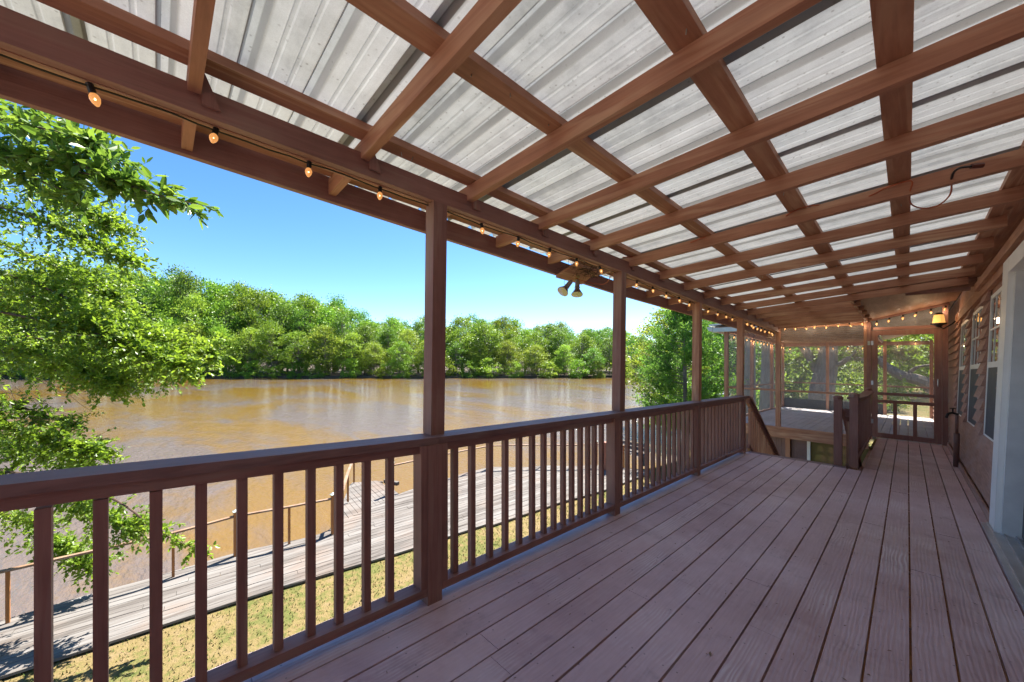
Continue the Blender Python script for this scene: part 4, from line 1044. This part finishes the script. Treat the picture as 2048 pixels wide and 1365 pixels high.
LB = {0: 'mid green broadleaf tree', 1: 'dark green broadleaf tree', 2: 'wide spreading green tree', 3: 'pale yellow green willowy tree', 4: 'narrow dark tree with gaps in its crown', 5: 'light green rounded tree'}
def place_far(k, X, Y, H, wide, row):
    x, y = fb(X, Y); sc = H / 16.0; s3 = (sc * wide, sc * wide, sc)
    lab = LB[k] + row
    if not used[k]:
        used[k] = True; o = protos[k]; o.location = (x, y, WZ + .2); o.rotation_euler = (0, 0, rt.uniform(0, 6)); o.scale = s3; o['label'] = lab; o['group'] = FG
    else:
        o = dup_tree(protos[k], (x, y, WZ + .2), rt.uniform(0, 6.28), s3, lab, FG)
    return o
for row, (Y0, step, fac, txt) in enumerate(((98, 6.6, .62, ' at the water edge of the far bank'), (104, 7.0, .86, ' in the middle of the far woods'), (111, 6.4, 1.0, ' on the skyline of the far woods'), (118, 9, .98, ' on the skyline of the far woods'), (128, 8, .80, ' deep in the far woods'))):
    X = -178 if row < 3 else -170
    while X < 62:
        Y = Y0 + rt.uniform(-2.2, 2.2) + max(0, X - 30) * .5
        x = 1024 + 750 * X / Y; ytop = skyline(x) if -400 < x < 1700 else 600
        zt = EYE + (712 - ytop) * Y / 750 - WZ
        H = zt * fac * rt.uniform(.88, 1.04) if row < 2 else zt * rt.uniform(.86, 1.05)
        k = rt.choice((0, 2, 3, 5, 3, 5, 4)) if row == 0 else rt.choice((0, 1, 2, 4, 5)) if row == 1 else rt.choice((0, 1, 2, 4, 0))
        if x > -220: place_far(k, X, Y, H, rt.uniform(.85, 1.15) * (16.0 / max(H, 9)) ** .35, txt)
        X += step * rt.uniform(.8, 1.2)
# bushes right at the water
bush = tree_proto('waterside_bush', 'rounded light green bush overhanging the far waterline', 41, 5, 3.3, -.02, 34, 90, .36, 'leaf_far_pale', cat='bush')
bush2 = tree_proto('waterside_bush', 'rounded darker green bush overhanging the far waterline', 42, 5, 3.4, -.02, 34, 90, .36, 'leaf_far', cat='bush')
X = -150; i = 0
while X < 42:
    x, y = fb(X, 95.6 + rt.uniform(-.5, .8) + max(0, X - 38) * .5); s_ = rt.uniform(.55, 1.15)
    src = bush if rt.random() < .45 else bush2
    lab = 'rounded light green bush overhanging the far waterline' if src is bush else 'rounded darker green bush overhanging the far waterline'
    if i < 1: src.location = (x, y, WZ); src.scale = (s_, s_, s_); first_b = src; src['group'] = 'bushes along the far waterline'
    elif src is not first_b and not src.get('placed'): src['placed'] = 1; src.location = (x, y, WZ); src.scale = (s_, s_, s_); src['group'] = 'bushes along the far waterline'
    else: dup_tree(src, (x, y, WZ), rt.uniform(0, 6), (s_, s_, s_ * rt.uniform(.8, 1.1)), lab, 'bushes along the far waterline')
    X += rt.uniform(4, 8.5); i += 1
for o in list(scene.objects):
    if o.get('placed'): del o['placed']

# trees on this side, beyond the screened porch
NG = 'trees beyond the screened porch'
yard = [(1330, 30, 8, 5, 'light green tree on the near bank behind the cedar'), (1420, 36, 11, 1, 'dark tree on the near bank behind the screened porch corner'), (1490, 30, 10, 4, 'dark narrow tree seen through the river side screens'),
        (1550, 34, 10.5, 0, 'green tree behind the far left corner of the screened porch'), (1610, 38, 11, 5, 'light green tree behind the far screens, left of the oak trunk'), (1680, 36, 9.5, 3, 'pale willowy tree seen between oak trunk and door'),
        (1740, 42, 11, 5, 'light green rounded tree behind the door post'), (1800, 46, 12, 3, 'pale yellow green tree seen through the screen door'), (1860, 44, 11, 0, 'green tree seen through the right side of the screen door'),
        (1950, 48, 12, 2, 'wide green tree hidden behind the house end'), (1460, 55, 13, 0, 'tall green tree far up the near bank'), (1590, 60, 14, 2, 'wide tree at the back of the yard'), (1700, 64, 15, 0, 'tall tree at the back of the yard'), (1830, 66, 15, 5, 'light tall tree at the back of the yard')]
for x, Y, H, k, lab in yard:
    p = at(x, 712, Y); o = dup_tree(protos[k], (p.x, p.y, GZ), rt.uniform(0, 6), (H / 16 * 1.1, H / 16 * 1.1, H / 16), lab, NG)
for x, Y, s_, src, lab in ((1470, 22, .55, bush2, 'green shrub on the bank left of the screened porch'), (1600, 25, .6, bush, 'light green shrub behind the far screens'), (1690, 27, .5, bush2, 'dark green shrub right of the oak trunk'), (1775, 30, .35, bush, 'low light shrub seen through the lower door panels'), (1350, 24, .5, bush2, 'green shrub on the bank behind the cedar')):
    p = at(x, 712, Y); dup_tree(src, (p.x, p.y, GZ), 1.0, (s_, s_, s_), lab, NG)

# big oak with spreading limbs
def limb(tb, pts, r0, r1, n=9): tube(tb, spline(pts, 5), r0, n, r1)
def leafy(vs, fs, pts, r, nsub, sub, nl, L, W, droop=.1, up=.3, tb=None, tr=.004, tips=True, sizevar=.3):
    """side shoots with leaves along a branch polyline"""
    pts = spline(pts, 6); m = len(pts)
    for k in range(nsub):
        f = (r.random() ** .75) * (m - 1); i = min(int(f), m - 2); p = pts[i].lerp(pts[i + 1], f - i)
        d0 = (pts[i + 1] - pts[i]).normalized()
        d = (d0 * r.uniform(.3, 1.1) + rnd_dir(r) * .9 + Vector((0, 0, up * r.random()))).normalized()
        ln = sub * r.uniform(.4, 1.15) * (1.15 - .45 * f / m)
        c = [p]; dd = d.copy()
        for q in range(4):
            dd = (dd + rnd_dir(r) * .22 + Vector((0, 0, -droop * .4))).normalized(); c.append(c[-1] + dd * ln / 4)
        if tb is not None: tube(tb, c, tr, 3, tr * .3)
        for q in range(nl):
            g = (q + r.random()) / nl * 4; j = min(int(g), 3); pp = c[j].lerp(c[j + 1], g - j)
            ax = (c[j + 1] - c[j]).normalized()
            ld = (ax * r.uniform(.2, .9) + rnd_dir(r) * .8 + Vector((0, 0, -.12))).normalized()
            nn = (Vector((0, 0, 1)) + rnd_dir(r) * .8).normalized()
            s = 1 + r.uniform(-sizevar, sizevar); blade(vs, fs, pp + rnd_dir(r) * ln * .02, ld, nn, L * s, W * s)
ok = thing('oak_tree', (-2.9, 23.5, GZ), 'old live oak with thick pale trunk and spreading limbs behind the porch screens', 'tree')
tb = B(); b0 = Vector((-2.9, 23.5, GZ)); T = lambda x, y, Y: at(x, y, Y)
limb(tb, [b0, T(1642, 790, 18), T(1652, 740, 18), T(1656, 700, 18), T(1665, 640, 18), T(1690, 560, 18)], .58, .22)
limb(tb, [T(1655, 730, 18), T(1680, 728, 17.6), T(1702, 716, 17.2), T(1735, 720, 17), T(1775, 712, 17)], .15, .05)
limb(tb, [T(1703, 716, 17.2), T(1712, 700, 17), T(1722, 680, 17)], .06, .02)
limb(tb, [T(1648, 760, 18), T(1610, 700, 19), T(1570, 650, 20), T(1520, 620, 21)], .26, .07)
part('trunk', tb, M['bark'], ok)
vs, fs = [], []; r = random.Random(51)
for a, c, e in (((1640, 660, 18), (1560, 640, 20), (1470, 640, 22)), ((1660, 640, 18), (1720, 620, 19), (1800, 610, 20)), ((1655, 700, 18), (1600, 715, 20), (1540, 740, 21)), ((1700, 716, 17), (1760, 700, 17), (1820, 705, 17)), ((1650, 620, 18), (1650, 560, 18), (1660, 500, 18)), ((1690, 690, 18), (1770, 660, 19), (1860, 650, 20)), ((1650, 700, 19), (1700, 760, 21), (1730, 790, 22)), ((1640, 720, 19), (1590, 770, 20), (1560, 790, 20))):
    leafy(vs, fs, [T(*a), T(*c), T(*e)], r, 70, 1.2, 26, .15, .08)
o = pyd('crown', [q - wloc(ok) for q in vs], fs, M['leaf_far'], ok)
ok2 = thing('leaning_tree', (4.2, 21.5, GZ), 'dark leaning tree limb crossing the view through the screen door', 'tree')
tb = B(); limb(tb, [Vector((4.6, 21.5, GZ)), T(1900, 800, 15), T(1850, 765, 15.5), T(1805, 752, 16), T(1775, 735, 16.5), T(1745, 712, 17), T(1700, 690, 18)], .30, .10)
limb(tb, [T(1812, 752, 16), T(1835, 735, 15.6), T(1870, 730, 15)], .09, .03)
part('trunk', tb, M['bark'], ok2)
vs, fs = [], []
for a, c, e in (((1760, 720, 17), (1790, 680, 18), (1840, 660, 19)), ((1850, 765, 15.5), (1870, 700, 16), (1880, 650, 17)), ((1800, 750, 16), (1790, 790, 17), (1750, 800, 18))):
    leafy(vs, fs, [T(*a), T(*c), T(*e)], r, 70, 1.0, 24, .15, .08)
pyd('crown', [q - wloc(ok2) for q in vs], fs, M['leaf_far_pale'], ok2)
# pale cypress trunks seen through the river side screens
for i, (x, Y, w, lab) in enumerate(((1497, 19, .34, 'pale buttressed cypress trunk left of the middle porch post'), (1532, 20, .42, 'pale buttressed cypress trunk behind the porch corner'))):
    p = at(x, 800, Y); t = thing('cypress_tree', (p.x, p.y, GZ), lab, 'tree', 'cypresses by the screened porch')
    tb = B(); q = Vector((p.x, p.y, 0))
    tube(tb, [q + Vector((0, 0, GZ - .3)), q + Vector((0, 0, GZ + .6)), q + Vector((.05, 0, GZ + 1.8)), q + Vector((.1, 0, 2)), q + Vector((.1, 0, 7))], [w * 1.25, w * .95, w * .6, w * .42, w * .2], 12) if False else tube(tb, [q + Vector((0, 0, GZ - .3)), q + Vector((.05, 0, GZ + 2.2)), q + Vector((.1, 0, 3)), q + Vector((.1, 0, 8))], w, 12, w * .35)
    part('trunk', tb, M['bark_pale'], t)
    vs, fs = [], []; rr = random.Random(60 + i)
    for k in range(900):
        z = rr.uniform(2.2, 8.5); a = rr.uniform(0, 6.28); q2 = rr.uniform(.2, 1.9)
        for j in range(6): quadleaf(vs, fs, Vector((q2 * math.cos(a) + rr.gauss(0, .12), q2 * math.sin(a) + rr.gauss(0, .12), z - GZ + rr.gauss(0, .1))), rr, .17)
    pyd('crown', vs, fs, M['leaf_far_dark'], t)

# cedar at the end of the dock: feathery sprays on tiers of limbs
cp = at(1368, 712, 16.5)
cd = thing('cedar_tree', (cp.x, cp.y, GZ), 'bushy feathery green cedar at the end of the dock', 'tree')
vs, fs = [], []; rr = random.Random(91); tb = B()
tube(tb, [(0, 0, -.2), (.05, 0, 2.5), (.0, .05, 6.9)], .16, 8, .03)
for k in range(175):
    z = 1.25 + 5.6 * (k / 175.0); f = (z - 1.25) / 5.7
    Rm = 2.25 * (1 - f ** 1.9) ** .75 * (.72 + .28 * min(1, f * 4)) * rr.uniform(.72, 1.12); a = rr.uniform(0, 6.28)
    tip = Vector((Rm * math.cos(a), Rm * math.sin(a), z + rr.uniform(.0, .6))); base = Vector((0, 0, max(.8, z - .35)))
    c = [base, base.lerp(tip, .5) + Vector((0, 0, -.12)), tip]; tube(tb, c, .018, 4, .004)
    for j in range(44):
        g = rr.uniform(.28, 1.0); p = base.lerp(tip, g) + Vector((0, 0, -.12 * math.sin(g * 3.14))) + rnd_dir(rr) * .16
        d = ((tip - base).normalized() * .8 + rnd_dir(rr) * .8 + Vector((0, 0, .35))).normalized()
        ln = rr.uniform(.14, .30)
        for q in range(5):
            pp = p + d * ln * q / 5; e = (d + rnd_dir(rr) * .9).normalized(); blade(vs, fs, pp, e, rnd_dir(rr), .12 * rr.uniform(.7, 1.4), .034)
pyd('crown', vs, fs, M['leaf_cedar'], cd)
me = part('trunk', tb, M['bark']); me.parent = cd

# fine-leaved tree hanging over the dock at the left
nt = thing('river_oak_tree', (0, 0, 0), 'bright green fine leaved tree leaning over the dock from the left', 'tree')
tp = at(-420, 900, 7.5); nt.location = (tp.x, tp.y, GZ); base = wloc(nt)
tb = B(); limb(tb, [Vector((tp.x, tp.y, GZ - .2)), at(-430, 700, 7.4), at(-400, 480, 7.3), at(-380, 200, 7.2), at(-350, -100, 7.2)], .20, .08)
vs, fs = [], []; r = random.Random(101)
limbs = [  # (x, y, depth) runs, shoots, shoot length, leaves each
    ([(-400, 180, 7.2), (-120, 300, 7.0), (60, 370, 6.9), (170, 420, 6.8), (235, 455, 6.8)], 120, .75, 17),
    ([(-400, 250, 7.2), (-100, 380, 6.8), (80, 440, 6.5), (190, 490, 6.3), (270, 525, 6.2)], 105, .6, 15),
    ([(-400, 330, 7.3), (-100, 450, 7.3), (60, 510, 7.2), (160, 560, 7.0), (225, 590, 6.9)], 120, .7, 17),
    ([(-400, 420, 7.3), (-80, 520, 6.6), (100, 580, 6.3), (210, 640, 6.1), (290, 680, 6.0)], 120, .75, 17),
    ([(-400, 470, 7.3), (-60, 560, 7.0), (160, 620, 6.7), (300, 665, 6.4), (430, 705, 6.2)], 135, .62, 17),
    ([(-400, 520, 7.3), (-60, 610, 6.2), (150, 655, 6.0), (280, 700, 5.8), (365, 735, 5.7)], 135, .62, 17),
    ([(-400, 560, 7.3), (-60, 650, 7.6), (140, 690, 7.4), (250, 720, 7.2), (340, 735, 7.0)], 125, .72, 16),
    ([(-400, 600, 7.3), (-60, 680, 6.4), (100, 715, 6.0), (170, 745, 5.8), (235, 770, 5.7)], 110, .55, 16),
    ([(-400, 640, 7.4), (-80, 700, 7.4), (80, 735, 7.2), (180, 750, 7.0), (260, 765, 6.8)], 95, .6, 15),
    ([(-400, 780, 7.4), (-120, 800, 6.6), (30, 860, 6.3), (120, 885, 6.1), (200, 905, 6.0)], 115, .6, 15),
    ([(-400, 820, 7.4), (-120, 850, 7.3), (0, 890, 7.1), (90, 905, 7.0), (180, 925, 6.9)], 105, .65, 15),
    ([(-400, 860, 7.5), (-100, 930, 6.8), (80, 980, 6.5), (180, 1020, 6.3), (270, 1060, 6.2)], 120, .6, 13),
    ([(-400, 900, 7.5), (-100, 1000, 7.3), (60, 1040, 7.0), (120, 1090, 6.9), (180, 1130, 6.8)], 125, .65, 15),
    ([(-400, 700, 7.4), (-120, 760, 6.9), (0, 800, 6.7), (90, 830, 6.6), (150, 850, 6.5)], 55, .55, 12),
    ([(-100, 930, 6.8), (120, 960, 6.4), (230, 1000, 6.1), (330, 1070, 6.0), (400, 1100, 6.0)], 30, .35, 8)]
for pts, ns, sl, nl in limbs:
    pp = [at(*q) for q in pts]; tube(tb, spline(pp, 5), .028, 6, .004)
    leafy(vs, fs, pp, r, int(ns * 2.0), sl * 1.0, nl + 8, .064, .033, sizevar=.5, droop=.25, up=.25, tb=tb, tr=.0035)
for k in range(16):     # bare dead twigs under the crown
    x0 = r.uniform(-60, 200); y0 = 770 + r.uniform(-20, 30); c = [at(x0, y0, 6.4)]
    c.append(at(x0 + r.uniform(20, 60), y0 + r.uniform(10, 45), 6.4)); c.append(at(x0 + r.uniform(70, 150), y0 + r.uniform(25, 80), 6.3)); tube(tb, spline(c, 4), .005, 4, .0015)
pyd('crown', [q - base for q in vs], fs, M['leaf_near'], nt)
part('branches', tb, M['twig'], nt)

# broad-leaved branch reaching in close under the eave
bt = thing('bay_tree', (0, 0, 0), 'close dark glossy leaved branch reaching in below the eave at upper left', 'tree')
tp = at(-700, 900, 3.9); bt.location = (tp.x, tp.y, GZ); base = wloc(bt)
tb = B(); limb(tb, [Vector((tp.x, tp.y, GZ - .2)), at(-700, 600, 3.9), at(-650, 250, 3.8), at(-600, -100, 3.8)], .12, .05)
vs, fs = [], []; r = random.Random(202)
for pts, ns, sl, nl in (
    ([(-640, 100, 3.8), (-200, 190, 3.3), (0, 240, 3.1), (110, 262, 3.0), (190, 290, 2.95)], 46, .30, 11),
    ([(-640, 150, 3.8), (-200, 230, 3.2), (0, 300, 3.0), (160, 345, 2.9), (270, 365, 2.85)], 56, .27, 11),
    ([(-600, 200, 3.8), (-200, 280, 3.4), (0, 330, 3.2), (100, 370, 3.1), (170, 400, 3.05)], 40, .27, 10),
    ([(0, 300, 3.0), (150, 330, 2.9), (240, 365, 2.85), (330, 395, 2.8), (405, 412, 2.8)], 30, .16, 9),
    ([(-200, 200, 3.5), (0, 215, 3.4), (100, 245, 3.35), (230, 320, 3.3)], 36, .24, 10)):
    pp = [at(*q) for q in pts]; tube(tb, spline(pp, 5), .014, 6, .003)
    leafy(vs, fs, pp, r, int(ns * 1.25), sl * 1.2, nl + 3, .088, .034, sizevar=.45, droop=.15, up=.2, tb=tb, tr=.0025)
pyd('crown', [q - base for q in vs], fs, M['leaf_bay'], bt)
part('branches', tb, M['twig'], bt)

# ------------------------------------------------------------------ light
SUN_EL, SUNDIR = 58, Vector((-.28, .96, 0)).normalized()
w = bpy.data.worlds.new('World'); scene.world = w; w.use_nodes = True; nt_ = w.node_tree
bg = nt_.nodes['Background']; sk = nt_.nodes.new('ShaderNodeTexSky'); sk.sky_type = 'NISHITA'; sk.sun_disc = False
sk.sun_elevation = R(SUN_EL); sk.sun_rotation = math.atan2(SUNDIR.x, SUNDIR.y); sk.air_density = .68; sk.dust_density = .2; sk.ozone_density = 2.5
hsn = nt_.nodes.new('ShaderNodeHueSaturation'); hsn.inputs['Saturation'].default_value = 1.22; nt_.links.new(sk.outputs[0], hsn.inputs['Color']); nt_.links.new(hsn.outputs[0], bg.inputs[0]); bg.inputs[1].default_value = .05
sl = bpy.data.lights.new('sun', 'SUN'); sl.energy = 3.2; sl.angle = R(.5); sl.color = (1, .95, .87)
so = bpy.data.objects.new('sun', sl); COL.objects.link(so)
sd_ = Vector((SUNDIR.x * math.cos(R(SUN_EL)), SUNDIR.y * math.cos(R(SUN_EL)), math.sin(R(SUN_EL))))
so.rotation_euler = sd_.to_track_quat('Z', 'Y').to_euler()
scene.view_settings.view_transform = 'Standard'; scene.view_settings.look = 'None'; scene.view_settings.gamma = 1
scene.view_settings.exposure = 2.62
scene.cycles.max_bounces = 8; scene.cycles.diffuse_bounces = 5; scene.cycles.transparent_max_bounces = 16
scene.cycles.sample_clamp_indirect = 6
